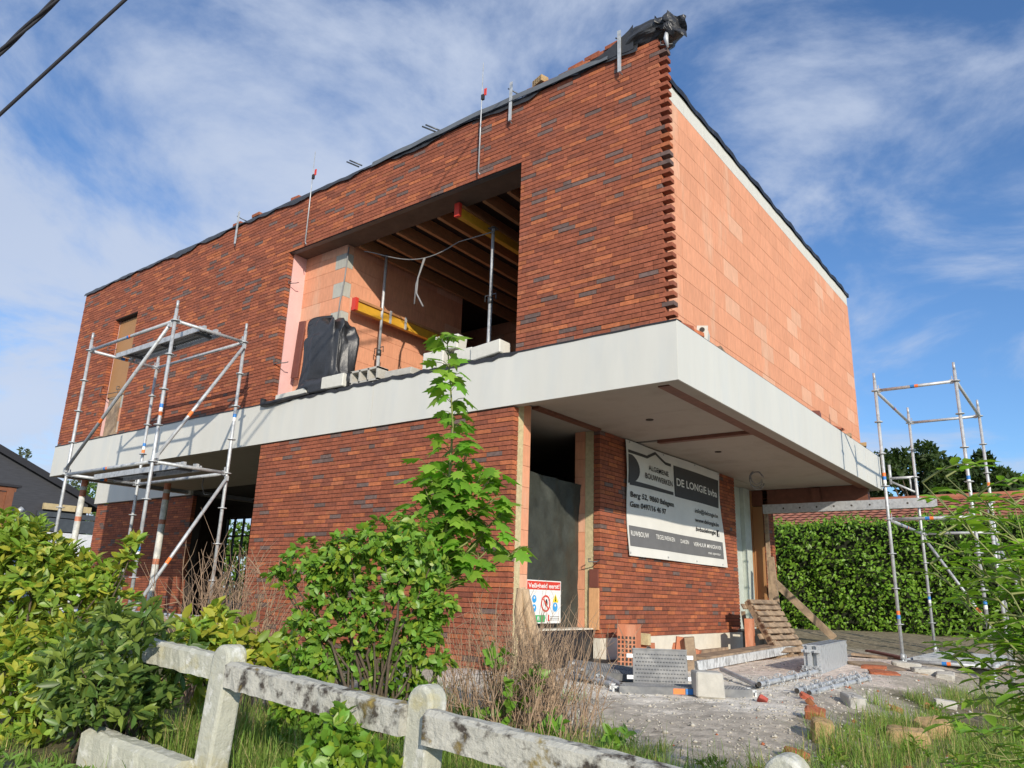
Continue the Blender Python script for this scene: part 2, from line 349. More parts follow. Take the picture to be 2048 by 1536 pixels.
mb=MB(); M['lint']=mat('lintel_soffit',(.12,.08,.055),.8,var=.25); mb.box((WX0-.4,.13,WZ+.03),(WX1+.3,.54,6.28)); mb.build('lintel','lint',house); mb=MB(); mb.box((SX0-.2,.13,SZ+.03),(SX1+.2,.54,6.28)); mb.build('lintel',mat('lintel_soffit',(.16,.11,.075),.8,var=.25),house)
mb=MB(); mb.box((WX0-.02,.05,WZ+.006),(WX1+.02,.13,WZ+.026)); mb.build('steel_angle','darksteel',house)
# block pier in the window with grey quoins
mb=MB(); z=3.27
for k in range(11):
    za=z+k*.25; zb=za+.246; grey=(k%2==1); xq=-5.9-.26
    if grey:
        mb.box((WX0+.0,.40,za),(xq-.004,.535,zb),0,pal_clay()); mb.box((xq,.397,za),(-5.9,.54,zb),0,pal_grey())
    else:
        xm=random.uniform(-6.6,-6.4); mb.box((WX0,.40,za),(xm-.003,.535,zb),0,pal_clay()); mb.box((xm,.401,za),(-5.9,.54,zb),0,pal_clay())
mb.build('block_pier','clay',house)
# room
mb=MB(); lay(mb,(-5.9,0,0),YP,XP,.545,3.25,3.27,6.07,.2545,.5,.14,.004,pal_clay,bond='half',jit=.0015)
mb.build('interior_wall','clay',house); mb=MB(); lay(mb,(0,5.0,0),XP,YN,-8,-1.9,3.27,6.07,.2545,.5,.14,.004,pal_clay,bond='half'); mb.build('interior_wall','clay',house)
mb=MB(); mb.box((-14.4,.545,3.2),(-.36,8.3,3.268)); mb.build('floor_slab','floor',house)
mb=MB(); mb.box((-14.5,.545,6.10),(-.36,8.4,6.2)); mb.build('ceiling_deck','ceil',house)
mb=MB(); mb.box((-14.5,.40,6.29),(-.38,8.4,6.38)); mb.build('light_seal_roof','dark',house)  # unseen roof added to stop light leaking into the rooms
for k in range(10):
    x=-5.80+k*.44; mb=MB(); mb.box((x-.03,.55,5.90),(x+.03,4.98,6.098)); mb.build('ceiling_joist','joist',house)
for a_,b_ in (((-1.85,.545,3.27),(-1.7,8.29,6.1)),((-14.4,6.3,3.27),(-1.9,6.4,6.1)),((-9.3,.545,3.27),(-9.15,6.2,6.1))): mb=MB(); mb.box(a_,b_); mb.build('blackout_partition','dark',house)  # dark partitions added to keep the upper rooms dark
# right hand block wall, parapet course, coping
mb=MB(); lay(mb,(-.2,0,0),YP,XP,.145,8.42,ZF1+.01,6.28,.2489,.5,.14,.005,pal_clay,bond='half',jit=.0012); mb.build('block_wall','clay',house)
mb=MB(); lay(mb,(-.203,0,0),YP,XP,.20,8.42,6.285,6.53,.245,.62,.14,.018,lambda:(1,1,1),bond='half',jit=.001)
mb.build('parapet_course','aerated',house)
mb=MB(); mb.box((-.40,.15,ZF1+.005),(-.345,8.40,6.5)); mb.build('mortar_bed','concrete',house); mb=MB(); mb.box((-.335,.21,6.27),(-.212,8.41,6.5)); mb.build('mortar_bed','mortar',house)
mb=MB(); n=60
V=[];
for i in range(n+1):
    y=.17+i*(8.52-.17)/n; w=.012*math.sin(i*1.7)+.01*math.sin(i*.6)
    V+=[(-.178+w*.3,y,6.50+w*.6),(-.178+w*.3,y,6.575+w),(-.42,y,6.585+w),(-.42,y,6.50)]
mb.add(V,[(i*4+a,i*4+4+a,i*4+4+b,i*4+b) for i in range(n) for a,b in ((0,1),(1,2),(2,3))]+[(0,1,2,3),(n*4+3,n*4+2,n*4+1,n*4)]); mb.build('coping','membrane',house)
# rear and left walls close the box
mb=MB(); mb.box((-14.5,8.30,3.27),(-.42,8.42,6.6)); mb.build('outer_wall','concrete',house); mb=MB(); mb.box((-14.55,.42,3.27),(-14.42,8.29,6.6)); mb.build('outer_wall','concrete',house)
# parapet back of the front wall
mb=MB(); mb.box((-14.5,.135,6.39),(-.36,.36,6.95)); mb.build('parapet_wall','clay',house); 
# slab
mb=MB(); mb.box((-14.55,.05,2.83),(-.05,8.9,3.195)); mb.build('slab_core','concrete',house)
for a,b in ((-14.6,-12.085),(-12.075,-10.755),(-10.745,-4.555),(-4.545,-.004)):
    mb=MB(); mb.box((a,0,ZF0),(b,.02,ZF1)); mb.build('fascia_panel','fascia',house)
for a,b in ((.004,7.034),(7.046,7.814),(7.826,8.96)):
    mb=MB(); mb.box((0,a,ZF0),(-.02,b,ZF1)); mb.build('fascia_panel','fascia',house)
mb=MB(); mb.box((-14.6,.022,ZF0+.001),(-14.58,8.96,ZF1)); mb.build('fascia_panel','fascia',house); mb=MB(); mb.box((-14.58,8.94,ZF0+.001),(-.022,8.96,ZF1)); mb.build('fascia_panel','fascia',house)
mb=MB(); mb.box((-14.57,.0215,ZF0-.0),(-.021,.12,ZF0+.018)); mb.box((-.021,.121,ZF0),(-.17,8.93,ZF0+.018)); mb.box((-14.575,.121,ZF0),(-14.46,8.93,ZF0+.018)); mb.build('fascia_return','soffit',house)
for (x0,x1,y0,y1) in ((-2.13,-.32,.125,1.53),(-2.13,-.32,1.536,3.00),(-2.13,-.32,3.12,5.2),(-2.13,-.32,5.206,8.6),(-14.45,-7.0,.125,3.18),(-7.08,-2.15,.45,8.6)): mb=MB(); mb.box((x0,y0,2.735),(x1,y1,2.755)); mb.build('soffit_panel','soffit',house)
mb=MB(); mb.box((-14.5,.06,2.76),(-.05,8.9,2.825)); mb.build('soffit_void','dark',house)
for a_,b_ in (((-.33,.2,2.66),(-.18,8.6,2.74)),((-1.75,3.005,2.69),(-.335,3.115,2.745)),((-2.16,.46,2.70),(-2.06,1.95,2.733))): mb=MB(); mb.box(a_,b_); mb.build('soffit_strip','brown_strip',house)
for x,y in ((-1.24,1.78),(-1.34,4.25)): mb=MB(); mb.tube([(x,y,2.725),(x,y,2.7355)],.05,16); mb.build('lamp_hole','dark',house)
mb=MB(); mb.box((-3.2,8.62,2.42),(-.2,8.78,2.733)); mb.box((-1.2,8.5,2.40),(-1.05,8.61,2.70)); mb.build('rear_beam','brown_strip',house)
# membrane on top of the front band
mb=MB(); n=150; V=[]
for i in range(n+1):
    x=-14.6+i*14.6/n; inw=WX0-.1<x<WX1; w=(.012*math.sin(i*.9)+.012*math.sin(i*2.3)) if inw else .002*math.sin(i)
    V+=[(x,-.006-(.006 if inw else 0),ZF1-.006-(.03 if inw else 0)+w),(x,-.007,ZF1+.014+w),(x,.14,ZF1+.022+abs(w)*1.2)]
mb.add(V,[(i*3+a,i*3+3+a,i*3+4+a,i*3+1+a) for i in range(n) for a in (0,1)]); mb.build('damp_membrane','membrane',house)
mb=MB(); mb.tube([(WX0-.12,-.03,3.36),(WX0-.11,-.04,3.28),(WX0+.1,-.045,3.27),(WX0+.6,-.03,3.30),(WX0+1.0,-.02,3.31)],[.05,.05,.04,.03,.01],8); mb.build('membrane_roll','membrane',house)
mb=MB(); mb.box((-.002,.02,ZF1+.002),(-.34,8.9,ZF1+.008)); mb.build('ledge_membrane','membrane',house)
# lower front wall
mb=MB(); lay(mb,(0,.03,0),XP,YN,-7.08,XS,-.46,ZF0-.004,.0576,.238,.10,.0085,pal_brick)
mb.build('brick_wall','brick',house); mb=MB(); lay(mb,(XS,0,0),YP,XP,2.0,6.85,0.0,2.735,.0576,.238,.10,.0085,pal_brick)
mb.build('brick_wall','brick',house); mb=MB(); lay(mb,(0,3.2,0),XP,YN,-19.3,-14.35,-.4,2.62,.0576,.238,.10,.0085,pal_brick)
mb.build('brick_wall','brick',house); mb=MB(); lay(mb,(XS,0,0),YP,XP,8.62,8.93,-.3,2.735,.0576,.238,.10,.0085,pal_brick)
mb.build('brick_wall','brick',house)
for a_,b_ in (((-7.07,.039,-.46),(XS-.012,.128,ZF0-.006)),((XS-.009,2.01,0),(XS-.098,6.84,2.73)),((-19.29,3.209,-.4),(-14.36,3.5,2.62)),((XS-.009,8.63,-.3),(XS-.3,8.92,2.73))): mb=MB(); mb.box(a_,b_); mb.build('mortar_bed','mortar',house)
mb=MB(); mb.box((-7.07,.132,-.3),(XS-.02,.262,2.73)); mb.build('insulation','insul_yellow',house); mb=MB(); mb.box((XS-.104,2.012,.1),(XS-.24,6.84,2.73)); mb.build('insulation','insul_yellow',house)
mb=MB(); m2=MB()
for k in range(11):
    za=-.02+k*.25; mb.box((-7.06,.266,za),(XS-.03,.42,za+.246),0,pal_clay()); m2.box((-2.52,2.008,za+.12),(-2.36,6.84,za+.366),0,pal_clay())
mb.build('block_wall','clay',house); m2.build('block_wall','clay',house)
mb=MB(); mb.box((XS-.15,2.0-.03,.10),(XS-.01,2.006,.62)); mb.build('clay_filler',mat('ribbed_clay',(.60,.33,.16),.9,var=.3,vscale=12,stretch=(30,30,1)),house)
mb=MB(); mb.box((XS-.15,2.0-.025,.625),(XS-.02,2.005,.86)); mb.build('brown_board','redboard',house)
mb=MB(); mb.box((XS+.016,1.98,-.27),(XS-.09,6.87,-.004)); mb.build('plinth','plinth',house)
mb=MB(); mb.box((-2.22,.43,-.32),(-2.6,1.985,.10)); mb.box((-1.98,.36,-.36),(-2.21,1.975,-.25)); mb.box((-2.03,2.0,-.34),(-2.09,2.9,-.272)); mb.build('base_membrane','membrane',house)
mb=MB(); mb.box((-2.20,.43,.101),(-2.62,1.983,.118)); mb.build('door_sill','plinth',house)
# unseen ground floor walls added to block light, and dark floor slab
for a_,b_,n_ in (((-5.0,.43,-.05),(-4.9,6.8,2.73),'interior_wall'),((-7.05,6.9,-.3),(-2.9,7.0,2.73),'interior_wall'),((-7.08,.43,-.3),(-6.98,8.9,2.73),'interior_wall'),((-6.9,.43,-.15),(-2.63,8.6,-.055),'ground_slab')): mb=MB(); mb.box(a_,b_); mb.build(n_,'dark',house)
# recess next to the sign wall: pale render, brick, brown board
mb=MB(); mb.box((-2.48,7.05,.0),(-2.9,8.06,2.73)); mb.build('rendered_column','pale_render',house); mb=MB(); mb.box((-2.40,8.07,.02),(-2.85,8.40,2.73)); mb.build('rendered_column','pale_render',house)
mb=MB()
for k in range(11): mb.box((-2.46,8.41,-.1+k*.25),(-2.8,8.56,.146+k*.25),0,pal_clay())
mb.build('block_wall','clay',house)
mb=MB(); mb.box((-2.22,8.575,.02),(-2.42,8.61,2.4)); mb.build('door_board','ply',house); mb=MB(); mb.box((-2.43,8.57,.0),(-3.0,8.61,2.73)); mb.build('door_board','ply',house)
mb=MB(); mb.box((-2.14,6.9,-.31),(-2.5,8.5,.02)); mb.build('base_membrane','membrane',house)
# carport: back wall with glazed door, columns
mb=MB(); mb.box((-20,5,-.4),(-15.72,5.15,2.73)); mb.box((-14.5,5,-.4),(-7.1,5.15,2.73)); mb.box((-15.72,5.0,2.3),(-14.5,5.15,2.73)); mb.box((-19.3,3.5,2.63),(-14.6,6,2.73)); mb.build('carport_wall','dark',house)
mb=MB()
for x in (-15.69,-15.3,-14.9,-14.53): mb.bar((x,5.05,-.3),(x,5.05,2.3),.05,.05)
for z in (2.27,1.8,1.3): mb.bar((-15.7,5.06,z),(-14.5,5.06,z),.04,.04)
mb.build('door_frame','darksteel',house)
mb=MB(); mb.box((-19.35,3.12,2.63),(-14.35,3.19,3.25)); mb.build('fascia_panel','fascia',house)
for x,y,r in ((-14.35,.63,.065),(-13.0,1.79,.07)):
    mb=MB(); prev=-.4
    for z0,z1,k in ((-.4,.9,0),(.9,1.02,1),(1.02,1.75,0),(1.75,1.85,1),(1.85,2.28,0),(2.28,2.42,1),(2.42,2.5,0),(2.5,2.64,1)):
        mb.tube([(x,y,z0),(x,y,z1)],r,14,k,cap=False)
    mb.build('column',['cardboard',M.setdefault('faded',mat('faded_orange_tape',(.50,.19,.11),.6,var=.3))],house)
# small window: boarded
mb=MB(); mb.box((SX0+.0,.145,ZF1+.9),(SX1,.165,SZ-.01)); mb.build('window_board','ply',house)
mb=MB(); mb.box((SX0+.1,.15,ZF1+.02),(SX0+.55,.18,ZF1+.92)); mb.build('window_board','timber',house)
mb=MB(); mb.box((SX0+.6,.16,ZF1+.02),(SX1,.20,ZF1+.34),0,pal_grey()); mb.box((SX0+.6,.16,ZF1+.345),(SX1,.20,ZF1+.62),0,pal_clay()); mb.box((SX0+.6,.16,ZF1+.625),(SX1,.20,ZF1+.9),0,pal_grey()); mb.build('block_infill','clay',house)
mb=MB(); mb.box((SX0+.02,.02,ZF1+.024),(SX0+.3,.13,ZF1+.05)); mb.build('window_sill','timber',house); mb=MB(); mb.box((SX0+.62,.01,ZF1+.024),(SX1-.02,.14,ZF1+.06)); mb.build('window_sill','timber',house)
def hook(x,y,z,s):
    mb=MB(); mb.tube([(x,y,z+.12*s),(x,y-.05,z+.12*s),(x,y-.05,z),(x+.3*s,y+.01,z),(x+.34*s,y+.05,z+.02)],.008,6); return mb.build('wall_tie','darksteel',house)
hook(SX0+.02,.03,4.22,1.6); hook(SX0+.5,.13,4.3,.6); hook(WX0-.02,.06,3.95,.7); hook(WX0+.03,.12,5.35,.4); hook(SX0+.0,.03,5.2,.6); hook(-.1,.05,6.72,.4); hook(-2.2,1.9,.95,.3)


# ================================================================== THINGS ON THE HOUSE
def sheet(nu,nv,fn):
    V=[fn(i/nu,j/nv) for i in range(nu+1) for j in range(nv+1)]
    Fc=[(i*(nv+1)+j,(i+1)*(nv+1)+j,(i+1)*(nv+1)+j+1,i*(nv+1)+j+1) for i in range(nu) for j in range(nv)]
    return V,Fc
def ns(x,y=0,z=0): return mnoise.noise(Vector((x,y,z)))
# roof membrane along the wall head
def memb(u,v):
    x=-14.65+u*14.25; a=ns(x*1.1,3)*.16*(1.6 if x<-8 else 1)+ns(x*3.7,7)*.08
    zt=ZT+.035+.05*max(0,ns(x*.9,1))+.02*ns(x*4,2)
    P=[(.42,zt+.04),(.25,zt+.09+.03*ns(x*2,9)),(.10,zt+.05),(.018,zt-.005),(.004-.015*abs(ns(x*5,5)),zt-.05),(.0-.02*abs(ns(x*6,4)),ZT-.045+a*.55)]
    k=v*(len(P)-1); i=min(int(k),len(P)-2); t=k-i
    return (x,P[i][0]*(1-t)+P[i+1][0]*t,P[i][1]*(1-t)+P[i+1][1]*t)
mb=MB(); V,Fc=sheet(260,10,memb); mb.add(V,Fc,0,smooth=True); o=mb.build('roof_membrane','plastic'); tag(o,'long wavy strip of black membrane draped over the top of the front brick wall','membrane')
def flat(u,v):
    x=-5.0+u*4.2; return (x,.0-.03*v-.01*ns(x*3),6.915+.02*u+.02*ns(x*1.5,4)-.10*v+.10*(1-abs(2*u-1))*.3)
mb=MB(); V,Fc=sheet(50,3,flat); mb.add(V,Fc); V,Fc=sheet(50,3,lambda u,v:tuple(a+b for a,b in zip(flat(u,v),(0,.012,.002)))); mb.add(V,[f[::-1] for f in Fc]); o=mb.build('grey_flashing',mat('grey_flashing',(.10,.11,.12),.55,var=.2)); tag(o,'grey flashing strip on the wall head left of the wrapped corner','flashing')
def blob(c,size,folds=6,seed=0,flat_=.75,nu=40,nv=26,fold=.14):
    def fn(u,v):
        th=u*2*math.pi; ph=(v-.5)*math.pi; ct,st,cp,sp=math.cos(th),math.sin(th),math.cos(ph),math.sin(ph)
        e=lambda w:math.copysign(abs(w)**flat_,w)
        d=1+fold*ns(ct*folds*.5+seed,st*folds*.5,sp*1.3)+fold*.7*ns(ct*folds+seed,st*folds,sp*3+seed)-fold*.5*abs(ns(ct*7,st*7+seed,sp*2))
        return (c[0]+size[0]*e(cp)*e(ct)*d,c[1]+size[1]*e(cp)*e(st)*d,c[2]+size[2]*e(sp)*d)
    return sheet(nu,nv,fn)
mb=MB(); V,Fc=blob((-.36,.20,7.03),(.44,.24,.17),2.2,2.3,.9,fold=.2); mb.add(V,Fc,0,smooth=False)
def flap(u,v):
    return (-.14+.34*u+.05*ns(v*3,u*4,2), -.05+.14*ns(u*3,v*2)+.1*u, 7.12-.10*u-.30*v*(.6+.4*u)+.05*ns(u*5,v*4,7))
V,Fc=sheet(14,12,flap); mb.add(V,Fc,0); V,Fc=sheet(14,12,lambda u,v:tuple(a+b for a,b in zip(flap(u,v),(.004,.012,0)))); mb.add(V,[f[::-1] for f in Fc],0)
def tail(u,v):
    x=-1.15+u*.7; return (x,-.005-.02*abs(ns(x*6,2)),ZT-.02+.02*ns(x*5)+v*(.08+.26*u*u))
V,Fc=sheet(12,6,tail); mb.add(V,Fc,0); V,Fc=sheet(12,6,lambda u,v:tuple(a+b for a,b in zip(tail(u,v),(0,.25,0)))); mb.add(V,[f[::-1] for f in Fc],0)
o=mb.build('plastic_wrap','plastic'); tag(o,'crumpled black plastic wrapped over the top corner of the brick wall, flap hanging down','plastic sheet')
# white tied strip
mb=MB(); mb.tube([(-.02,.01,6.88),(-.03,0,6.78),(-.02,.02,6.66)],[.02,.03,.012],7); o=mb.build('plastic_strip','galv'); tag(o,'short pale plastic strip hanging under the wrapped top corner','plastic strip')
# profile clamps and rods
def clamp(x,z0,z1,label):
    r=empty('wall_clamp',(x,0,z0),label,'clamp','bricklayer clamps hooked over the wall head')
    mb=MB(); mb.bar((x,-.02,z0),(x,-.02,z1),.045,.012,up=(0,1,0)); mb.build('bar','galv',r)
    mb=MB(); mb.tube([(x-.05,-.02,z1-.08),(x+.02,.03,z1-.13),(x+.09,.14,z1-.17)],.009,6); mb.tube([(x,-.03,z0),(x+.05,-.03,z0-.07)],.006,5); mb.build('hook','darksteel',r)
clamp(-.635,6.58,7.17,'flat steel clamp hooked over the wall head next to the wrapped corner')
clamp(-2.29,6.56,7.16,'flat steel clamp on the wall head above the right side of the large window')
clamp(-8.57,6.48,7.13,'flat steel clamp on the wall head left of the large window')
def rod(x,z0,z1,label):
    r=empty('guide_rod',(x,-.03,z0),label,'rod','tall guide rods on the front wall')
    mb=MB(); mb.tube([(x,-.03,z0),(x+.0,-.035,z1)],[.012,.006],7); mb.tube([(x,-.03,z0),(x+.03,-.03,z0-.05)],.008,6); mb.build('shaft','galv',r)
    mb=MB(); mb.obox((x+.015,-.03,7.12),(.045,.03,.08)); mb.build('grip','black',r)
    mb=MB(); mb.obox((x+.035,-.02,7.20),(.014,.014,.11)); mb.obox((x+.06,-.02,7.20),(.012,.014,.11)); mb.build('tag','red',r)
rod(-2.79,5.96,7.69,'tall thin steel rod with red tags above the right half of the large window')
rod(-6.45,5.93,7.6,'tall thin steel rod with red tags above the left corner of the large window')
for x,l in ((-5.46,'pair of short dark pins sticking up from the membrane near the left rod'),(-3.8,'pair of short dark pins sticking up from the membrane near the right rod')):
    mb=MB()
    for d in (0,.07): mb.tube([(x+d+.08,.05,6.98),(x+d-.1,-.06,7.08)],.012,6)
    tag(mb.build('steel_pin','darksteel'),l,'pin','short pins on the wall head')
# loose bricks on the wall head
for i,(x,y,z,ry,l) in enumerate(((-2.05,.22,7.08,0,'row end brick lying on the wall head above the window corner'),(-1.80,.24,7.10,.0,None),(-1.55,.24,7.11,.02,None),(-1.30,.24,7.13,.02,None),(-1.05,.24,7.16,.0,None),(-.82,.2,7.18,.03,None),(-1.42,.27,7.18,.0,None),(-1.17,.27,7.215,.0,None),(-7.15,.2,7.04,.06,None),(-8.3,.2,7.06,.0,None),(-8.9,.2,7.05,.0,None))):
    mb=MB(); mb.obox((0,0,0),(.236,.10,.052),None,0,pal_brick(),.003); o=mb.build('loose_brick','brick',None,(x,y,z)); o.rotation_euler=(0,ry,random.uniform(-.1,.1))
    tag(o,'loose red brick lying on top of the wall between the clamps at the right' if x>-3 else 'loose red brick lying alone on the wall head left of the large window','brick','loose bricks on the right of the wall head' if x>-3 else 'single bricks on the left of the wall head')
mb=MB(); mb.obox((0,0,0),(.2,.12,.09),None,0); 
for i in range(4):
    for j in range(3): mb.obox((-.07+i*.047,-.0605,-.026+j*.026),(.022,.002,.012),None,1)
o=mb.build('perforated_brick',['stone_y','dark'],None,(-1.98,.22,7.17)); o.rotation_euler=(0,0,-.3); tag(o,'yellow perforated brick lying on the wall head above the large window','brick')

# ---- window ledge
def simple(name,m,label,cat,loc,size,rot=(0,0,0),group=None,jit=.006,col=None):
    mb=MB(); mb.obox((0,0,0),size,None,0,col,jit); o=mb.build(name,m,None,loc); o.rotation_euler=rot
    # small edge bevel
    bv=o.modifiers.new('b','BEVEL'); bv.width=min(size)*.06; bv.segments=1
    return tag(o,label,cat,group)
ZL=ZF1+.025
simple('aerated_block','aerated','flat pale slab lying left of the black plastic bundle on the window ledge','block',(-6.42,.09,ZL+.05),(.75,.2,.08),(0,-.03,.0))
simple('aerated_block','aerated','white block in front of the foot of the black plastic bundle','block',(-5.42,.06,ZL+.10),(.48,.2,.19),(0,.0,.0))
simple('aerated_block','concrete','flat grey slab between the hollow block and the sapling on the ledge','block',(-4.12,.12,ZL+.05),(.5,.2,.09),(0,.0,.0))
simple('aerated_block','aerated','white block half hidden behind the top of the sapling','block',(-3.52,.16,ZL+.13),(.34,.2,.25),(0,.0,.1))
simple('aerated_block','aerated','upper pale block stacked behind the top of the sapling','block',(-3.38,.22,ZL+.37),(.45,.2,.20),(0,.05,.05))
simple('aerated_block','aerated','white block with a chipped end just right of the sapling tip','block',(-2.98,.14,ZL+.10),(.30,.2,.20),(0,.0,.0))
simple('aerated_block','aerated','large white block near the right jamb of the window','block',(-2.58,.12,ZL+.10),(.48,.22,.18),(0,-.08,-.02))
mb=MB()
for i in range(3):
    x=-.27+i*.18; mb.obox((x,0,0),(.03,.2,.19)); 
mb.obox((.27,0,0),(.03,.2,.19)); mb.obox((0,0,.085),(.57,.2,.03)); mb.obox((0,0,-.085),(.57,.2,.03)); mb.obox((0,.09,0),(.55,.02,.17),None,1)
o=mb.build('hollow_block',['concrete','dark'],None,(-4.78,.10,ZL+.10)); tag(o,'grey hollow concrete block with three dark cells on the window ledge','block')
V,Fc=blob((-5.92,.25,3.90),(.46,.2,.62),4,4.1,.5,60,40,.24); mb=MB(); mb.add(V,Fc,0,smooth=True)
V,Fc=blob((-5.75,.14,3.42),(.66,.17,.15),6,8.1,.7,40,16,.25); mb.add(V,Fc,0,smooth=True)
o=mb.build('plastic_bundle','plastic'); tag(o,'tall bundle wrapped in shiny black plastic in the left of the large window','bundle')
simple('red_board','redboard','narrow red brown board leaning between pink foam and black bundle','board',(-6.72,.27,4.22),(.16,.03,.95),(0,.06,0))
def fbeam(y0,y1,x,z,label):
    r=empty('formwork_beam',(x,y0,z),label,'beam','yellow formwork beams in the window')
    mb=MB(); mb.box((x-.04,y0+.03,z+.06),(x+.04,y1,z+.10),1); mb.box((x-.04,y0+.03,z-.10),(x+.04,y1,z-.06),0); mb.box((x-.014,y0+.03,z-.06),(x+.014,y1,z+.06),0); mb.build('web',['yellow','joist'],r)
    mb=MB(); mb.box((x-.045,y0,z-.104),(x+.045,y0+.06,z+.104)); mb.build('end_cap','red',r); return r
r=fbeam(.46,2.9,-5.70,4.86,'yellow formwork beam with red end hung along the orange room wall')
mb=MB()
for y in (1.2,1.55): mb.box((-5.66,y,4.75),(-5.645,y+.04,4.97))
mb.build('bracket','galv',r)
fbeam(.35,3.2,-3.50,5.79,'yellow formwork beam with red end under the dark ceiling joists')
def prop(x,y,z0,z1,zc,label):
    r=empty('steel_prop',(x,y,z0),label,'prop','steel props in the window room')
    mb=MB(); mb.tube([(x,y,z0+.01),(x,y,zc)],.03,12); ot=mb.build('outer_tube','galv',r)
    mb=MB(); mb.tube([(x,y,zc),(x,y,z1-.01)],.024,12); mb.build('inner_tube','galv',r)
    mb=MB(); mb.tube([(x,y,zc-.05),(x,y,zc+.05)],.042,12); mb.tube([(x-.1,y,zc),(x-.1,y,zc+.09),(x+.1,y,zc+.09),(x+.1,y,zc)],.008,6); sub(mb,'collar_handle','darksteel',ot)
    mb=MB(); mb.box((x-.06,y-.06,z0),(x+.06,y+.06,z0+.01)); mb.build('plate','darksteel',r); mb=MB(); mb.box((x-.06,y-.06,z1-.01),(x+.06,y+.06,z1)); mb.build('plate','darksteel',r)
prop(-5.68,1.05,3.27,5.9,4.2,'steel prop standing beside the orange wall under the yellow beam')
prop(-3.30,.95,3.27,5.69,4.55,'steel prop carrying the yellow ceiling beam in the right of the window')
mb=MB(); pts=[]
for i in range(25):
    t=i/24; pts.append((-5.6+t*2.35,.5+.4*t,5.75-.45*math.sin(math.pi*min(1,t*1.35)**1.2*.74)*(1-.25*t)+.1*t))
mb.tube(pts,.008,6); mx_=pts[12]; mb.tube([mx_,(mx_[0]-.12,mx_[1],mx_[2]-.3),(mx_[0]-.13,mx_[1],mx_[2]-.55),(mx_[0]+.03,mx_[1],mx_[2]-.8)],.014,6); mb.tube([(mx_[0]-.02,mx_[1],mx_[2]),(mx_[0]-.15,mx_[1],mx_[2]-.4),(mx_[0]-.16,mx_[1],mx_[2]-.72)],.012,6)
mb.tube([(-5.86,.39,5.85),(-5.85,.36,5.3),(-5.9,.35,4.9),(-5.93,.36,4.45)],.012,6)
tag(mb.build('electric_cable','greycable'),'grey electric cable sagging across the large window with loose ends','cable')
mb=MB()
for k,(r_,dz) in enumerate(((.12,0),(.10,.03),(.13,-.03))):
    mb.tube([(-1.5+r_*math.cos(a)*.8+.01*k,6.3+r_*math.cos(a)*.5,2.60+dz+r_*1.2*math.sin(a)) for a in np.linspace(0.4,6.0,18)],.009,6)
tag(mb.build('cable_loop','greycable'),'loop of grey cable hanging from the underside of the overhang','cable')
mb=MB(); mb.tube([(-11.6,1.8,2.735),(-11.62,1.8,2.5),(-11.5,1.8,2.32),(-11.3,1.8,2.3)],.012,6); tag(mb.build('cable_end','greycable'),'grey cable end hanging from the carport ceiling','cable')
# debris on right ledge
for i,(y,sz,m_,l) in enumerate(((.35,(.1,.24,.06),'brick','red brick lying at the front corner of the right ledge'),(.62,(.12,.2,.06),'brick','red brick behind the white hollow piece on the right ledge'),(1.35,(.1,.3,.05),'timber','grey wooden offcut on the right ledge'),(5.2,(.12,.3,.1),'redboard','red brown brick standing on the far part of the right ledge'),(6.0,(.12,.6,.04),'brick','flat row of brick scraps on the far right ledge'),(7.0,(.13,.5,.05),'timber','timber scrap on the right ledge by the scaffold'),(8.0,(.14,.5,.07),'stone_y','yellowish stone at the far end of the right ledge'))):
    simple('ledge_scrap',m_,l,'scrap',(-.09,y,ZF1+.012+sz[2]/2),sz,(0,0,random.uniform(-.3,.3)),'scraps on the right ledge',.008,pal_brick() if m_=='brick' else None)
mb=MB(); mb.obox((0,0,0),(.12,.03,.2)); 
for z in (-.05,.05): mb.tube([(0,-.02,z),(0,.02,z)],.03,10,1)
mb.obox((.05,.1,-.02),(.03,.2,.14)); mb.obox((-.05,.1,-.02),(.03,.2,.14)); o=mb.build('hollow_piece',['aerated','dark'],None,(-.09,.85,ZF1+.11)); o.rotation_euler=(0,.1,.3); tag(o,'broken white hollow piece on the right ledge near the corner','scrap')

# ---- banner
ban=empty('banner',(-2.06,4.4,1.9),'large white and grey printed builder banner on the side wall under the overhang','banner')
BX=-2.075
def bx_(y,z): return BX+.012*math.sin(y*3.1+z*2)+.01*math.sin(z*5+y)+.02*max(0,(1.45-z))
def bpt(y,z,off=0): return (bx_(y,z)+off,y,z)
def bsheet(u,v):
    z=1.08+(1-v)*(2.715-1.08); k=(2.715-z)/1.635; y=2.65+.08*k+u*((6.07+.19*k*k)-(2.65+.08*k)); return bpt(y,z)
mb=MB(); V,Fc=sheet(48,24,bsheet); mb.add(V,Fc); V2=[(x-.006,y,z) for x,y,z in V]; mb.add(V2,[f[::-1] for f in Fc]); bsh=mb.build('sheet','banner',ban)
def poly(mb,yz,off,mi=0,nsub=12):
    """fill a y/z outline by horizontal strips: yz is list of quads"""
    for q in yz:
        (a,b,c,d)=q # a->b lower edge, d->c upper
        for i in range(nsub):
            t0=i/nsub;t1=(i+1)/nsub
            L=lambda p,q_,t:(p[0]+(q_[0]-p[0])*t,p[1]+(q_[1]-p[1])*t)
            P=[L(a,b,t0),L(a,b,t1),L(d,c,t1),L(d,c,t0)]
            mb.add([bpt(y,z,off) for y,z in P],[(0,1,2,3)],mi)
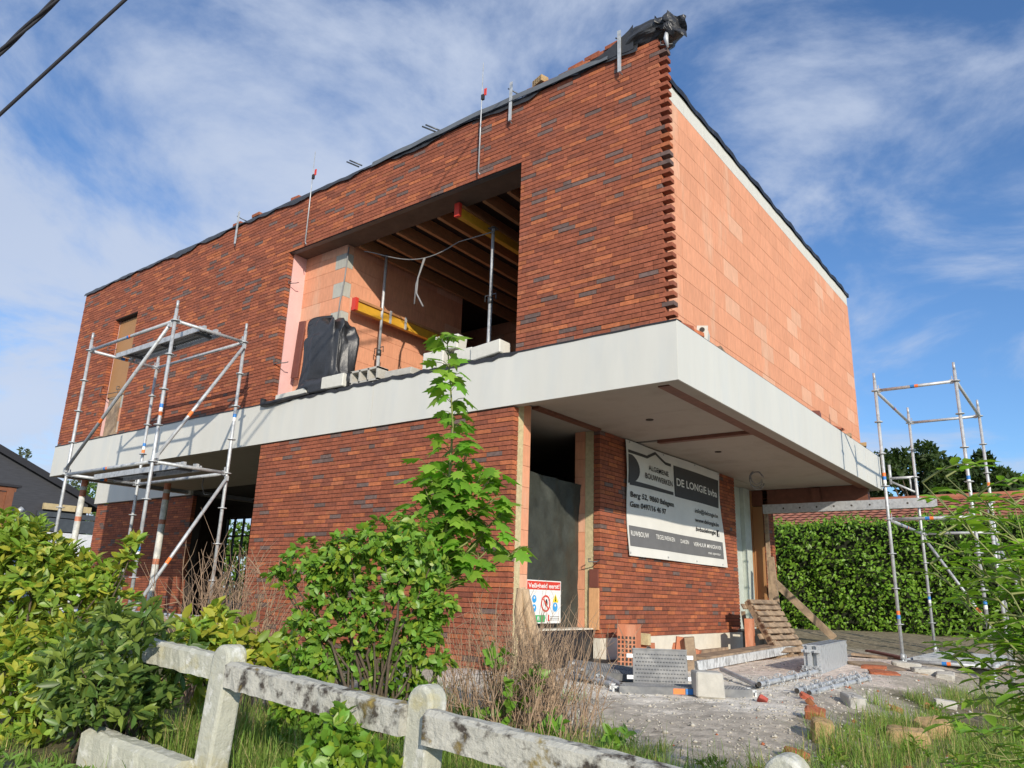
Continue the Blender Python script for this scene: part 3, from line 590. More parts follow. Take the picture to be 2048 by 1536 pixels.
def text_geo(body,size,bold=0):
    cu=bpy.data.curves.new('t','FONT'); cu.body=body; cu.size=1; cu.offset=bold; cu.resolution_u=3
    ob=bpy.data.objects.new('t',cu); COL.objects.link(ob); dg=bpy.context.evaluated_depsgraph_get(); dg.update()
    me=bpy.data.meshes.new_from_object(ob.evaluated_get(dg)); V=np.array([v.co[:] for v in me.vertices]); Fc=[tuple(p.vertices) for p in me.polygons]
    bpy.data.objects.remove(ob); bpy.data.curves.remove(cu); bpy.data.meshes.remove(me); return V,Fc
def btext(body,y0,y1,z0,h,off,mi,bold=0.0,cap=.73):
    mb=MB()
    V,Fc=text_geo(body,1,bold); V=V-np.array([V[:,0].min(),0,0]); sx=(y1-y0)/V[:,0].max(); sz=h/cap
    mb.add([bpt(y0+v[0]*sx,z0+v[1]*sz,off) for v in V],Fc,0); sub(mb,'lettering',('black','white')[mi],bsh)
mb=MB()
def band(pts,th,mi):
    for p,q in zip(pts[:-1],pts[1:]): poly(mb,[(p,q,(q[0],q[1]+th),(p[0],p[1]+th))],.004,mi,6)
PBM=['bannergrey','bannermid','black']
band([(2.70,2.53),(3.30,2.535),(3.61,2.645),(3.96,2.54),(4.15,2.54)],.045,0)
sub(mb,'printed_roof_line',PBM,bsh); mb=MB()
cc=[(2.70,2.09)]+[(2.70+.33*math.sin(a)*(1.0),2.31-.215*math.cos(a)) for a in np.linspace(.35,2.8,12)]+[(2.70,2.51)]
for p,q in zip(cc[:-1],cc[1:]): mb.add([bpt(2.70,p[1],.004),bpt(p[0],p[1],.004),bpt(q[0],q[1],.004),bpt(2.70,q[1],.004)],[(0,1,2,3)],0)
sub(mb,'printed_disc',PBM,bsh); mb=MB(); poly(mb,[((2.74,2.07),(4.18,2.09),(4.18,2.14),(2.74,2.14))],.005,0); sub(mb,'printed_bar',PBM,bsh); mb=MB(); poly(mb,[((4.23,2.08),(6.0,2.08),(6.03,2.575),(4.23,2.575))],.004,0,16); sub(mb,'printed_block',PBM,bsh); mb=MB(); poly(mb,[((2.76,1.215),(6.09,1.21),(6.05,1.495),(2.75,1.50))],.004,1,24)
sub(mb,'printed_bar',PBM,bsh); mb=MB(); poly(mb,[((5.79,1.575),(5.91,1.575),(5.91,1.69),(5.79,1.69))],.004,2,2)
sub(mb,'printed_block',PBM,bsh)
btext('ALGEMENE',3.32,4.04,2.365,.078,.010,0,.01); btext('BOUWWERKEN',3.19,4.16,2.225,.088,.010,0,.01)
btext('DE LONGIE bvba',4.30,5.93,2.262,.125,.016,1,.012)
btext('Berg 52, 9860 Balegem',2.77,4.17,1.905,.078,.010,0,.022); btext('Gsm 0497/16 46 97',2.77,3.88,1.765,.078,.010,0,.022)
btext('info@delongie.be',4.93,5.91,1.90,.07,.010,0,.016); btext('www.delongie.be',4.93,5.91,1.75,.07,.010,0,.016); btext('bvbadelongie',4.97,5.74,1.605,.07,.010,0,.016)
btext('f',5.825,5.875,1.585,.08,.014,1,.03)
btext('RUWBOUW',2.78,3.30,1.36,.072,.014,1,.01); btext('TEGELWERKEN',3.52,4.18,1.37,.066,.014,1,.008); btext('DAKEN',4.40,4.71,1.37,.062,.014,1,.008); btext('VERHUUR MINIGRAVER',4.88,5.95,1.36,.064,.014,1,.008); btext('met operator',5.42,5.92,1.262,.045,.014,1,.005)
for z in (2.69,1.12):
    for y in (2.75,3.9,5.0,6.02): mb=MB(); mb.tube([bpt(y,z,.002),bpt(y,z,.01)],.014,10); sub(mb,'eyelet','galv',bsh)
# ---- black tarpaulin in the corner opening
def tarp(u,v):
    y=.45+u*1.6; z=2.02-v*1.9-.03*u; return (-2.45+.05*ns(y*2.3,z*1.1)+.035*ns(y*4,z*2.2,3)+.018*ns(y*9,z*6,1),y,z)
mb=MB(); V,Fc=sheet(34,34,tarp); mb.add(V,Fc,0,smooth=True); V,Fc=sheet(34,34,lambda u,v:tuple(a+b for a,b in zip(tarp(u,v),(-.006,0,0)))); mb.add(V,[f[::-1] for f in Fc],0,smooth=True)
tag(mb.build('tarpaulin','cloth'),'dark grey tarpaulin closing the corner doorway behind the safety sign','tarpaulin')
# ---- safety sign
sg=empty('safety_sign',(-2.3,1,.43),'white safety notice with red header and pictograms hanging in the corner doorway','sign')
SX=-2.30; mb=MB(); mb.box((SX-.004,.63,.18),(SX,1.36,.68)); mb.build('board','white',sg)
def sq(mb,y0,y1,z0,z1,off,mi): mb.add([(SX+off,y0,z0),(SX+off,y1,z0),(SX+off,y1,z1),(SX+off,y0,z1)],[(0,1,2,3)],mi)
def disc(mb,y,z,r,off,mi,n=20,r0=0):
    if r0: 
        V=[(SX+off,y+k*math.cos(t),z+k*math.sin(t)) for t in np.linspace(0,6.2832,n+1)[:-1] for k in (r0,r)]
        mb.add(V,[(2*i,2*i+1,(2*i+3)%(2*n),(2*i+2)%(2*n)) for i in range(n)],mi)
    else: mb.add([(SX+off,y+r*math.cos(t),z+r*math.sin(t)) for t in np.linspace(0,6.2832,n+1)[:-1]],[tuple(range(n))],mi)
mb=MB(); sq(mb,.64,1.345,.57,.668,.002,0)
sq(mb,.64,1.02,.195,.275,.002,3); disc(mb,.79,.46,.045,.002,1); disc(mb,.79,.355,.045,.002,1); disc(mb,.67,.46,.04,.002,1); disc(mb,.67,.355,.04,.002,1); disc(mb,1.235,.37,.055,.002,1)
disc(mb,1.03,.41,.10,.003,0,24,.078); mb.add([(SX+.003,1.03-.07*.7-.01,.41+.07*.7),(SX+.003,1.03-.07*.7+.012,.41+.07*.7+.012),(SX+.003,1.03+.062,.41-.055),(SX+.003,1.03+.045,.41-.067)],[(0,1,2,3)],0)
disc(mb,1.04,.41,.032,.0025,4,12); sq(mb,1.03,1.06,.41,.46,.0025,4)
mb.add([(SX+.002,1.175,.425),(SX+.002,1.305,.425),(SX+.002,1.24,.525)],[(0,1,2)],2); disc(mb,1.24,.448,.014,.003,4,8); sq(mb,1.233,1.247,.455,.495,.003,4)
sq(mb,1.08,1.11,.205,.28,.002,0)
for z in (.255,.235,.215): sq(mb,1.13,1.33,z,z+.006,.002,5)
sq(mb,.66,1.34,.545,.556,.002,6); disc(mb,1.235,.39,.016,.003,6,10); disc(mb,.79,.475,.014,.003,6,10); disc(mb,.79,.365,.014,.003,6,10)
sq(mb,.86,.9,.215,.26,.003,6); sq(mb,.7,.78,.225,.25,.003,6)
mb.build('pictograms',['red','signblue','signyellow','green','black','bannermid','white'],sg)
V,Fc=text_geo('Veiligheid eerst!',1,.02); V[:,0]-=V[:,0].min(); mb=MB(); sx=.66/V[:,0].max(); mb.add([(SX+.004,.66+v[0]*sx,.592+v[1]*.075) for v in V],Fc); mb.build('lettering','white',sg)
# ---- steel channel at the rear
sb=MB(); 
sb.box((-2.0,8.0,2.19),(1.03,8.012,2.36)); sb.box((-2.0,8.012,2.348),(1.03,8.07,2.36)); sb.box((-2.0,8.012,2.19),(1.03,8.07,2.202))
for i in range(9): sb.tube([(-1.6+i*.31,7.998,2.275),(-1.6+i*.31,8.001,2.275)],.018,10,1)
tag(sb.build('steel_channel',['galv','dark']),'long steel channel with bolt holes reaching from the house into the right scaffold','beam')

# ================================================================== SCAFFOLDS
def scaffold(name,label,x0,y0,lx,ly,ztop,zrings,levels,braces,decks,ext=.30,bands=(),extra=None):
    r=empty(name,(x0,y0,-.3),label,'scaffold')
    P=[(x0,y0),(x0+lx,y0),(x0+lx,y0+ly),(x0,y0+ly)]
    for k,(x,y) in enumerate(P):
        zb=min(gzs(x,y)-.02,-.1); mb=MB(); mb.tube([(x,y,zb+.12),(x,y,ztop+ext-.12)],.0242,10); mb.tube([(x,y,ztop+ext-.12),(x,y,ztop+ext)],.019,10)
        for kk,zc,cols in bands:
            if kk==k:
                for j,cm in enumerate(cols): mb.tube([(x,y,zc-.055*j),(x,y,zc-.055*j-.055)],.0252,10,cm,cap=False)
        mb.tube([(x,y,zb+.10),(x,y,zb+.17)],.034,10)
        so_=mb.build('standard',['galv','blue','orange','white'],r)
        mb=MB(); mb.tube([(x,y,zb+.0),(x,y,zb+.14)],.018,8); mb.box((x-.07,y-.07,zb),(x+.07,y+.07,zb+.008)); sub(mb,'base_plate','galv',so_)
        z=ztop
        for i in range(zrings):
            mb=MB(); mb.tube([(x,y,z-.005),(x,y,z+.005)],.061,12,0,smooth=False); sub(mb,'ring_plate','galv',so_); z-=.5
    for z,which in levels:
        for a,b in which:
            p=Vector((*P[a],z));q=Vector((*P[b],z)); d=(q-p).normalized(); mb=MB(); mb.tube([p+d*.06,q-d*.06],.0242,10)
            for e,s in ((p,1),(q,-1)):
                mb.obox(e+d*.055*s,(.05 if abs(d.x)>.5 else .03,.05 if abs(d.y)>.5 else .03,.06)); mb.obox(e+d*.045*s+Vector((0,0,.03)),(.012,.012,.11))
            mid=(p+q)/2
            if a in (0,3) and b in(1,3,0): mb.tube([mid-d*.06,mid],.0252,10,1,cap=False); mb.tube([mid,mid+d*.05],.0252,10,2,cap=False)
            mb.build('ledger',['galv','blue','orange'],r)
    for (a,za),(b,zb) in braces:
        p=Vector((*P[a],za));q=Vector((*P[b],zb)); d=(q-p).normalized(); nrm=d.cross(Vector((0,0,1))).normalized(); c=Vector((x0+lx/2,y0+ly/2,za)); 
        if (p-c).dot(nrm)<0: nrm=-nrm
        p=p+nrm*.045; q=q+nrm*.045; mb=MB(); mb.tube([p+d*.05,q-d*.05],.024,10); mid=p+(q-p)*.62; mb.tube([mid,mid+d*.09],.0252,10,1,cap=False)
        mb.obox(p+d*.05,(.05,.04,.07)); mb.obox(q-d*.05,(.05,.04,.07)); mb.build('brace',['galv','orange'],r)
    for (xa,xb,ya,yb,z) in decks:
        mb=MB(); lx_=(xb-xa)>(yb-ya)
        if lx_:
            for y in (ya,yb-.02): mb.box((xa,y,z-.06),(xb,y+.02,z+.02))
            n=int((xb-xa)/.06)
            for i in range(n): mb.box((xa+i*.06,ya+.02,z+.004),(xa+i*.06+.035,yb-.02,z+.014),1)
            for f in (.1,.5,.9): mb.box((xa+(xb-xa)*f,ya+.02,z-.05),(xa+(xb-xa)*f+.04,yb-.02,z-.01),1)
            for yy in (.25,.5,.75): mb.box((xa,ya+(yb-ya)*yy,z+.0),(xb,ya+(yb-ya)*yy+.03,z+.0039),1)
        else:
            mb.box((xa,ya,z-.05),(xb,yb,z+.01))
            for i in range(12): mb.box((xa+.02,ya+(yb-ya)*(i+.3)/12,z+.01),(xb-.02,ya+(yb-ya)*(i+.6)/12,z+.018))
        for cx_ in ((xa,ya+.05),(xa,yb-.1),(xb-.03,ya+.05),(xb-.03,yb-.1)): mb.box((cx_[0]-.03,cx_[1],z-.03),(cx_[0]+.06,cx_[1]+.04,z+.035)) if lx_ else None
        mb.build('deck',['galv','darksteel'],r)
    return r
ring=[(0,1),(1,2),(3,2),(0,3)]
scaffold('metal_scaffold','galvanised scaffold tower with two mesh decks in front of the carport at the left',-9.303,-1.81,2.555,1.115,4.067,9,[(4.067,ring),(2.067,ring),(.067,ring)],
  [((1,4.03),(0,2.10)),((2,4.03),(1,2.10)),((2,2.03),(1,.10))],[(-9.27,-6.78,-1.42,-1.08,4.10),(-9.27,-6.78,-1.42,-1.08,2.10)],
  bands=[(1,2.86,(1,3,2)),(3,2.75,(1,3,2)),(2,2.95,(1,3)),(1,.95,(1,3)),(3,.9,(1,3,2))])
rs=scaffold('metal_scaffold','open galvanised scaffold frame right of the overhang by the hedge',.692,5.70,1.105,2.60,3.765,9,[(3.765,ring),(1.765,[(0,1),(0,3),(3,2)]),(-.235,ring)],
  [((3,1.73),(2,-.2))],[(.75,1.75,6.1,8.2,-.20)],ext=.29,bands=[(0,2.47,(2,1,3)),(0,.45,(2,1)),(3,.7,(1,3)),(1,2.35,(1,3)),(1,.62,(1,3)),(2,2.6,(2,3))])
mb=MB(); mb.tube([(.67,8.3,2.77),(.28,8.3,2.77)],.0242,9); mb.tube([(.28,8.3,2.66),(.28,8.3,3.02)],.0242,9); mb.tube([(.30,8.3,2.70),(.66,8.3,2.50)],.02,8); mb.tube([(.60,8.3,2.77),(.60,8.3,2.55)],.015,8); mb.build('side_bracket','galv',rs)
mb=MB(); mb.tube([(1.95,6.2,2.0),(1.95,6.2,-.5)],.0242,9); mb.tube([(1.8,8.3,1.6),(2.3,7.4,.1)],.0242,9); mb.build('side_bracket','galv',rs)

# ================================================================== SITE MATERIALS ON THE GROUND
simple('concrete_block','concrete','pale grey concrete cube on the gravel in front of the metal decks','block',(.27,-.18,-.30+.10),(.24,.23,.21),(0,0,.62),None,.008)
def deckplate(name,label,loc,rot,L,Wd,group=None,tagc=False,dimple=True):
    r=empty(name,loc,label,'scaffold deck',group); r.rotation_euler=rot
    def bd(mb,n,m_): 
        o=mb.build(n,m_); o.parent=r; o.location=(0,0,0); return o
    mb=MB(); mb.obox((0,0,0),(L,Wd,.012))
    if dimple:
        for i in range(int(L/.028)):
            for j in range(int(Wd/.034)-1):
                x=-L/2+.02+i*.028+(.014 if j%2 else 0); y=-Wd/2+.035+j*.034
                mb.add([(x-.009,y-.006,.0062),(x+.009,y-.006,.0062),(x+.009,y+.006,.0062),(x-.009,y+.006,.0062),(x,y,.015)],[(0,1,4),(1,2,4),(2,3,4),(3,0,4)],0)
    bd(mb,'plate',['decksteel' if dimple else 'galv'])
    mb=MB(); 
    for s in (-1,1): mb.obox((0,s*(Wd/2),-.022),(L+.02,.014,.066)); mb.obox((s*(L/2),0,-.02),(.014,Wd,.05))
    bd(mb,'rim',['decksteel' if dimple else 'galv'])
    for s in (-1,1):
        for t in (-.3,.3): mb=MB(); mb.obox((s*(L/2+.03),t*Wd,-.005),(.07,.035,.02)); mb.obox((s*(L/2+.055),t*Wd,-.03),(.018,.035,.06)); bd(mb,'hook',['galv'])
    if tagc:
        mb=MB(); mb.obox((-.06,-Wd/2-.0085,-.02),(.10,.003,.045),None,0); mb.obox((.03,-Wd/2-.0085,-.02),(.06,.003,.045),None,1); mb.obox((.08,-Wd/2-.0085,-.02),(.02,.003,.045),None,2); bd(mb,'sticker',['orange','blue','white'])
    return r
deckplate('scaffold_deck','short perforated steel scaffold deck standing on edge facing the street',(-.33,.12,-.125),(R_(80),0,R_(34)),.50,.32)
deckplate('scaffold_deck','steel scaffold deck lying flat with an orange and blue sticker',(.0,-.12,-.255),(0,0,R_(38)),1.15,.30,None,True)
deckplate('scaffold_deck','steel scaffold deck lying tilted behind the upright perforated deck',(-.85,.25,-.20),(R_(12),R_(6),R_(60)),.9,.32)
for i in range(4):
    r=deckplate('scaffold_deck','grey steel scaffold deck in the upright stack beside the white gravel path',(.18-i*.05,4.15+random.uniform(-.05,.05),-.14),(R_(90),0,R_(96)),2.0,.31,'scaffold decks stacked on edge',dimple=False)
def scaftube(label,p,q,rings=True,name='scaffold_tube',group=None):
    p=Vector(p);q=Vector(q);d=(q-p).normalized(); mb=MB(); mb.tube([p,q],.0242,12,cap=False); mb.tube([p+d*.002,p+d*.003],.021,10,1); mb.tube([q-d*.003,q-d*.002],.021,10,1)
    if rings:
        L=(q-p).length; n=int(L/.45)
        for i in range(n+1):
            c=p+d*(.12+i*.45); 
            for k in range(8):
                a0=d.orthogonal().normalized(); b0=d.cross(a0); t=k*math.pi/4
                mb.tube([c+(a0*math.cos(t+s)+b0*math.sin(t+s))*rr for s,rr in ((-.30,.03),(-.3,.062),(.3,.062),(.3,.03))],.006,5)
    o=mb.build(name,['galv','dark']); return tag(o,label,'tube',group)
scaftube('galvanised scaffold standard with ring plates lying nearest the concrete block',(.40,.72,-.25),(.38,2.65,-.24))
scaftube('galvanised scaffold standard with ring plates lying rightmost on the gravel',(.77,.66,-.27),(.80,2.72,-.26))
scaftube('second galvanised standard lying tight against the rightmost one',(.86,.72,-.285),(.90,2.75,-.275))
scaftube('plain steel brace tube lying between the concrete cube and the ringed standards',(-.36,1.66,-.22),(.36,.78,-.27),False)
scaftube('steel ledger tube with worn end in the pile left of the upright deck',(-1.15,.3,-.24),(-.45,-.42,-.26),False)
scaftube('steel tube with ring plates in the pile left of the upright deck',(-1.30,.05,-.25),(-.55,-.36,-.27),True)
scaftube('short steel tube sticking up behind the upright perforated deck',(-.75,.75,-.28),(-.62,.45,.02),False)
# hollow clay blocks
def clayblock(label,loc,rot,size,holes=True):
    r=empty('clay_block',loc,label,'block'); r.rotation_euler=rot; mb=MB(); c=pal_clay(); mb.obox((0,0,0),size,None,0,(.52,.20,.11),.004)
    o=mb.build('body','clay'); o.parent=r; o.location=(0,0,0)
    if holes:
        mb=MB()
        for i in range(5):
            for j in range(7): mb.obox((-size[0]/2+size[0]*(i+.5)/5,-size[1]/2-.001,-size[2]/2+size[2]*.72*(j+.6)/7),(size[0]/9,.004,size[2]/15))
        o=mb.build('cells','dark'); o.parent=r; o.location=(0,0,0)
clayblock('tall red hollow clay block standing upright against the cream plinth',(-1.72,2.05,-.06),(0,0,.25),(.24,.25,.50))
clayblock('small orange clay block behind the tall red one',(-1.72,2.55,-.17),(0,0,.1),(.14,.15,.24),False)
simple('foam_scrap','insul_yellow','yellow foam scrap standing on the clay blocks by the plinth','scrap',(-1.70,2.45,.0),(.12,.06,.14),(0,0,.1))
clayblock('ribbed orange clay block tilted upright at the near end of the long board',(-1.02,2.05,-.12),(0,.12,.5),(.14,.16,.38),False)
simple('timber_offcut','timber','short timber offcut leaning at the near end of the long board','timber',(-.86,1.98,-.12),(.12,.10,.40),(0,-.08,.4))
clayblock('orange clay block lying flat behind the tilted one',(-1.28,2.75,-.16),(0,.25,.3),(.34,.22,.18),False)
clayblock('slim orange clay block standing upright before the wooden pallet',(-1.47,5.55,-.02),(0,.0,.2),(.12,.24,.55),False)
r=empty('long_board',(-1,4.2,-.3),'long plank with white streaked edge lying along the side wall','board')
mb=MB(); mb.bar((-.78,1.95,-.235),(-1.06,6.5,-.20),.05,.11,0); mb.build('edge_rail',mat('streaked_white_edge',(.62,.64,.64),.6,var=.3,vscale=9,col2=(.12,.12,.12),c2scale=7,c2lo=.52,c2hi=.58,stretch=(3,9,1)),r)
mb=MB(); mb.bar((-.92,2.25,-.17),(-1.20,6.4,-.14),.26,.035,0); mb.build('plank','timber',r)
simple('timber_board','timber','loose pale board lying flat behind the orange blocks by the plinth','board',(-1.75,4.3,-.22),(.09,2.2,.05),(0,0,.06))
# pallet
pl=empty('wooden_pallet',(-1.4,6.1,-.3),'weathered wooden pallet leaning like steps against the side doorway','pallet')
b0=Vector((-1.02,5.45,-.29));tp=Vector((-1.66,5.95,.52)); dv=(tp-b0); d=dv.normalized(); yv=Vector((.10,1,0)).normalized(); nn=yv.cross(d).normalized()*-1
if nn.x<0: nn=-nn
for i in range(9):
    c=b0+dv*((i+.5)/9)+yv*.5; mb=MB(); c2=c+nn*.07
    Rm=Matrix((yv,d,yv.cross(d))).transposed(); mb.obox(c2+yv*random.uniform(-.02,.02),(1.0,.085,.022),Rm,0,None,.004); mb.build('slat','timber',pl)
for t in (.06,.5,.94):
    mb=MB(); p=b0+yv*t; mb.bar(p,p+dv,.07,.09,0,up=nn); mb.build('stringer','timber',pl)
for i in (0,3,5,8):
    c=b0+dv*((i+.5)/9)+yv*.42-nn*.06; mb=MB(); mb.obox(c,(1.05,.10,.02),Rm,0,None,.004); mb.build('slat','timber',pl)
mb=MB(); mb.bar((-2.0,8.35,.93),(-1.12,9.0,-.10),.13,.045,0,up=(0,-1,0)); tag(mb.build('leaning_plank','timber'),'weathered plank leaning diagonally from the doorway down to the soil','plank')
mb=MB(); mb.bar((-1.66,7.6,-.3),(-1.86,7.9,1.35),.10,.05,0,up=(0,-1,0)); tag(mb.build('upright_plank','timber'),'rough upright plank standing in front of the brown doorway board','plank')
mb=MB(); mb.bar((-2.06,8.35,-.2),(-2.08,8.4,2.35),.07,.05,0,up=(0,-1,0)); tag(mb.build('upright_batten','timber'),'tall thin batten fixed upright beside the far brick pier','batten')
mb=MB(); mb.bar((-2.02,6.95,-.3),(-2.10,6.95,.35),.07,.03,0,up=(0,-1,0)); tag(mb.build('short_batten','timber'),'short batten leaning in the corner behind the pallet','batten')
# boards and stones round the right scaffold
for p,q,w,l in (((.25,5.3,-.27),(1.0,4.4,-.33),.5,'flat grey board sheet lying before the right scaffold foot'),((-.3,6.9,-.25),(1.9,7.3,-.36),.25,'long board lying under the right scaffold'),((-.2,7.6,-.22),(.9,6.3,-.28),.12,'red brown timber lying left of the right scaffold')):
    mb=MB(); mb.bar(p,q,w,.035,0); tag(mb.build('ground_board','redboard' if 'red' in l else 'timber'),l,'board')
def rub(label,x,y,size,rot,m_,col=None,name='brick_piece',cat='brick',group=None,lift=.0):
    mb=MB(); V,Fc=blob((0,0,0),[k*.52 for k in size],3,x*7+y*3,.32,20,14,.13); mb.add(V,Fc,0,col)
    o=mb.build(name,m_,None,(x,y,gzs(x,y)+size[2]*.40+lift)); o.rotation_euler=rot
    return tag(o,label,cat,group)
RB=(.36,.12,.06)
rub('grey concrete paver lying alone on the gravel slope',1.28,.55,(.14,.34,.10),(.05,.05,.55),'concrete',None,'paver','paver')
rub('brown brick standing in the grass edge below the grey paver',1.50,-1.15,(.13,.16,.15),(.1,.1,.4),'stone_y',None)
rub('broken red brick on top of the brown one at the grass edge',1.30,-.62,(.14,.12,.09),(.3,.1,.2),'brick',RB)
rub('ochre stone half buried in the grass on the right slope',1.90,-.55,(.26,.18,.12),(.1,.05,.3),'stone_y',None,'field_stone','stone')
rub('ochre stone higher up the grassy slope near the scaffold',1.93,.25,(.24,.18,.14),(.2,-.1,.9),'stone_y',None,'field_stone','stone')
rub('small red brick shard in the lower gravel before the fence',1.52,-1.78,(.15,.08,.06),(.2,.2,1.0),'brick',RB)
rub('red tile piece lying before the right scaffold foot',.83,3.85,(.34,.2,.04),(.1,.06,.5),'brick',RB,'tile_piece','tile')
rub('pale stone slab under the right scaffold foot',.80,5.35,(.36,.22,.08),(0,.05,.2),'concrete',None,'stone_slab','stone')
rub('pale stone slab right of the scaffold foot',1.15,4.75,(.36,.24,.08),(.05,0,.5),'concrete',None,'stone_slab','stone')
rub('grey stone beside the pale slabs',1.38,4.6,(.2,.16,.09),(.2,0,.1),'concrete',None,'stone_slab','stone')
rub('flat red brick piece between tile and pale slab',.55,4.6,(.3,.12,.05),(.1,0,.2),'brick',RB)
for i,(x,y) in enumerate(((.95,.35),(.72,-.1),(1.05,.1),(1.55,.9),(1.7,1.6),(2.1,-1.6),(1.45,-2.3),(1.75,-2.2))):
    rub('small red brick crumb on the gravel and grass of the right slope',x,y,(random.uniform(.05,.12),random.uniform(.04,.08),.04),(random.random(),random.random(),random.random()*3),'brick',tuple(k*random.uniform(.7,1.2) for k in RB),group='red brick crumbs on the right slope')
rub('white lump of mortar in the grass on the right slope',1.75,2.0,(.2,.14,.08),(0,.1,.4),'concrete',None,'mortar_lump','stone')

# ================================================================== FENCE
fe=empty('concrete_fence',(1.0,-4.6,-.6),'old whitewashed concrete post and rail fence with lichen along the verge','fence')
def fpost(x,y,zt,w,lean):
    r=Matrix.Rotation(.0,3,'Z'); mb=MB(); prof=[(-w/2,-.55)]
    H=zt; pts=[]
    zs=[-1.0,-.6,-.3,0,H-w*.55]; arc=[(w/2*math.cos(a),H-w*.55+w*.55*math.sin(a)) for a in np.linspace(0,math.pi,11)]
    out_=[(w/2,z_) for z_ in (-1.0,-.5,-.25)]+arc+[(-w/2,z_) for z_ in (-.25,-.5,-1.0)]
    n=len(out_); dp=w*.40
    V=[(x+a+lean*(z_-H),y-dp+.006*ns(a*9,z_*9),z_) for a,z_ in out_]+[(x+a+lean*(z_-H),y+dp,z_) for a,z_ in out_]
    mb.add(V,[tuple(range(n))[::-1],tuple(range(n,2*n))]+[(i,(i+1)%n,n+(i+1)%n,n+i) for i in range(n)])
    o=mb.build('post','fence',fe); bv=o.modifiers.new('b','BEVEL'); bv.width=.014; bv.segments=2; bv.limit_method='ANGLE'; return o
fpost(-.16,-4.64,.225,.135,.10); fpost(1.04,-4.56,.150,.125,.05); fpost(2.33,-4.36,.055,.125,.0)
def rail(p,q,w,h,m_):
    mb=MB(); n=22; p=Vector(p);q=Vector(q); V=[]
    for i in range(n+1):
        c=p+(q-p)*i/n; j=[ns(i*.7+k,c.x*3,k*5)*.008 for k in range(6)]
        V+=[(c.x,c.y-w/2+j[0],c.z-h/2+j[1]),(c.x,c.y-w/2+j[2],c.z+h*.38),(c.x,c.y-w*.25,c.z+h/2+j[3]),(c.x,c.y+w*.3,c.z+h/2+j[4]),(c.x,c.y+w/2,c.z+h*.3),(c.x,c.y+w/2,c.z-h/2+j[5])]
    Fc=[(i*6+k,i*6+(k+1)%6,i*6+6+(k+1)%6,i*6+6+k) for i in range(n) for k in range(6)]+[(5,4,3,2,1,0),tuple(n*6+k for k in range(6))]
    mb.add(V,[f[::-1] for f in Fc[:-2]]+Fc[-2:],0,smooth=False); mb.build('rail',m_,fe)
rail((-1.0,-4.66,.165),(-.22,-4.62,.115),.085,.11,'fence'); rail((-.09,-4.66,.10),(.98,-4.60,.02),.095,.11,'fence_moss'); rail((1.10,-4.60,.012),(2.28,-4.42,-.10),.095,.115,'fence_moss'); rail((2.39,-4.38,-.1),(3.6,-4.25,-.2),.10,.11,'fence_moss')
rail((-.95,-4.83,-.29),(-.27,-4.72,-.36),.13,.16,'fence'); rail((-.15,-4.72,-.40),(.99,-4.66,-.47),.13,.16,'fence')
# ================================================================== VEGETATION
T_OVAL=(np.array([(0,0,0),(-.20,.30,.06),(-.19,.66,.03),(0,1,-.10),(.19,.66,.03),(.20,.30,.06),(0,.30,0),(0,.66,-.03)]),np.array([(0,6,1,1),(1,6,7,2),(2,7,3,3),(0,5,6,6),(5,4,7,6),(4,3,7,7)]))
T_DIA=(np.array([(0,0,0),(-.27,.45,.06),(0,1,-.08),(.27,.45,.06)]),np.array([(0,2,1),(0,3,2)]))
_mo=[(0,0),(-.12,-.06),(-.42,.02),(-.30,.16),(-.56,.34),(-.34,.42),(-.46,.72),(-.20,.66),(0,1.05),(.20,.66),(.46,.72),(.34,.42),(.56,.34),(.30,.16),(.42,.02),(.12,-.06)]
T_MAPLE=(np.array([(0,.36,0)]+[(a,b,-.22*abs(a)-.10*max(0,b-.4)) for a,b in _mo]),np.array([(0,1+i,1+(i+1)%16) for i in range(16)]))
def tri(F):
    out=[]
    for f in F:
        if len(f)==3: out.append(f)
        elif f[2]==f[3]: out.append(f[:3])
        else: out+= [(f[0],f[1],f[2]),(f[0],f[2],f[3])]
    return np.array(out)
T_OVAL=(T_OVAL[0],tri(T_OVAL[1]))
def leafgeo(P,D,Nv,size,tmpl,cols,wid=1.0):
    T,TF=tmpl; n=len(P)
    D=D/np.linalg.norm(D,axis=1,keepdims=True); X=np.cross(D,Nv); l=np.linalg.norm(X,axis=1,keepdims=True); X=np.where(l>1e-4,X/np.maximum(l,1e-4),np.array([[1.,0,0]])); Z=np.cross(X,D)
    V=P[:,None]+size[:,None,None]*(T[None,:,0:1]*wid*X[:,None]+T[None,:,1:2]*D[:,None]+T[None,:,2:3]*Z[:,None])
    F=(TF[None]+(np.arange(n)*len(T))[:,None,None]).reshape(-1,3)
    return V.reshape(-1,3),F,np.repeat(cols,len(TF),0)
class Leaves:
    def __init__(s): s.V=[];s.F=[];s.C=[];s.n=0
    def add(s,g):
        V,F,C=g; s.V.append(V);s.F.append(F+s.n);s.C.append(C);s.n+=len(V)
    def build(s,name,m_,parent,label=None): 
        o=npmesh(name,np.concatenate(s.V),np.concatenate(s.F),m_,np.clip(np.concatenate(s.C),.004,1),parent,True)
        if parent is not None: pass
        return o
def rc(r,n,base,var=.22,alt=None,pa=.0,yellow=0):
    b=np.array(base)[None]*r.uniform(1-var,1+var,(n,1)); b=b*r.uniform(.92,1.08,(n,3))
    if alt is not None: b=np.where(r.random((n,1))<pa,np.array(alt)[None]*r.uniform(.8,1.2,(n,1)),b)
    return b
def rdir(r,n):
    v=r.normal(0,1,(n,3)); return v/np.linalg.norm(v,axis=1,keepdims=True)
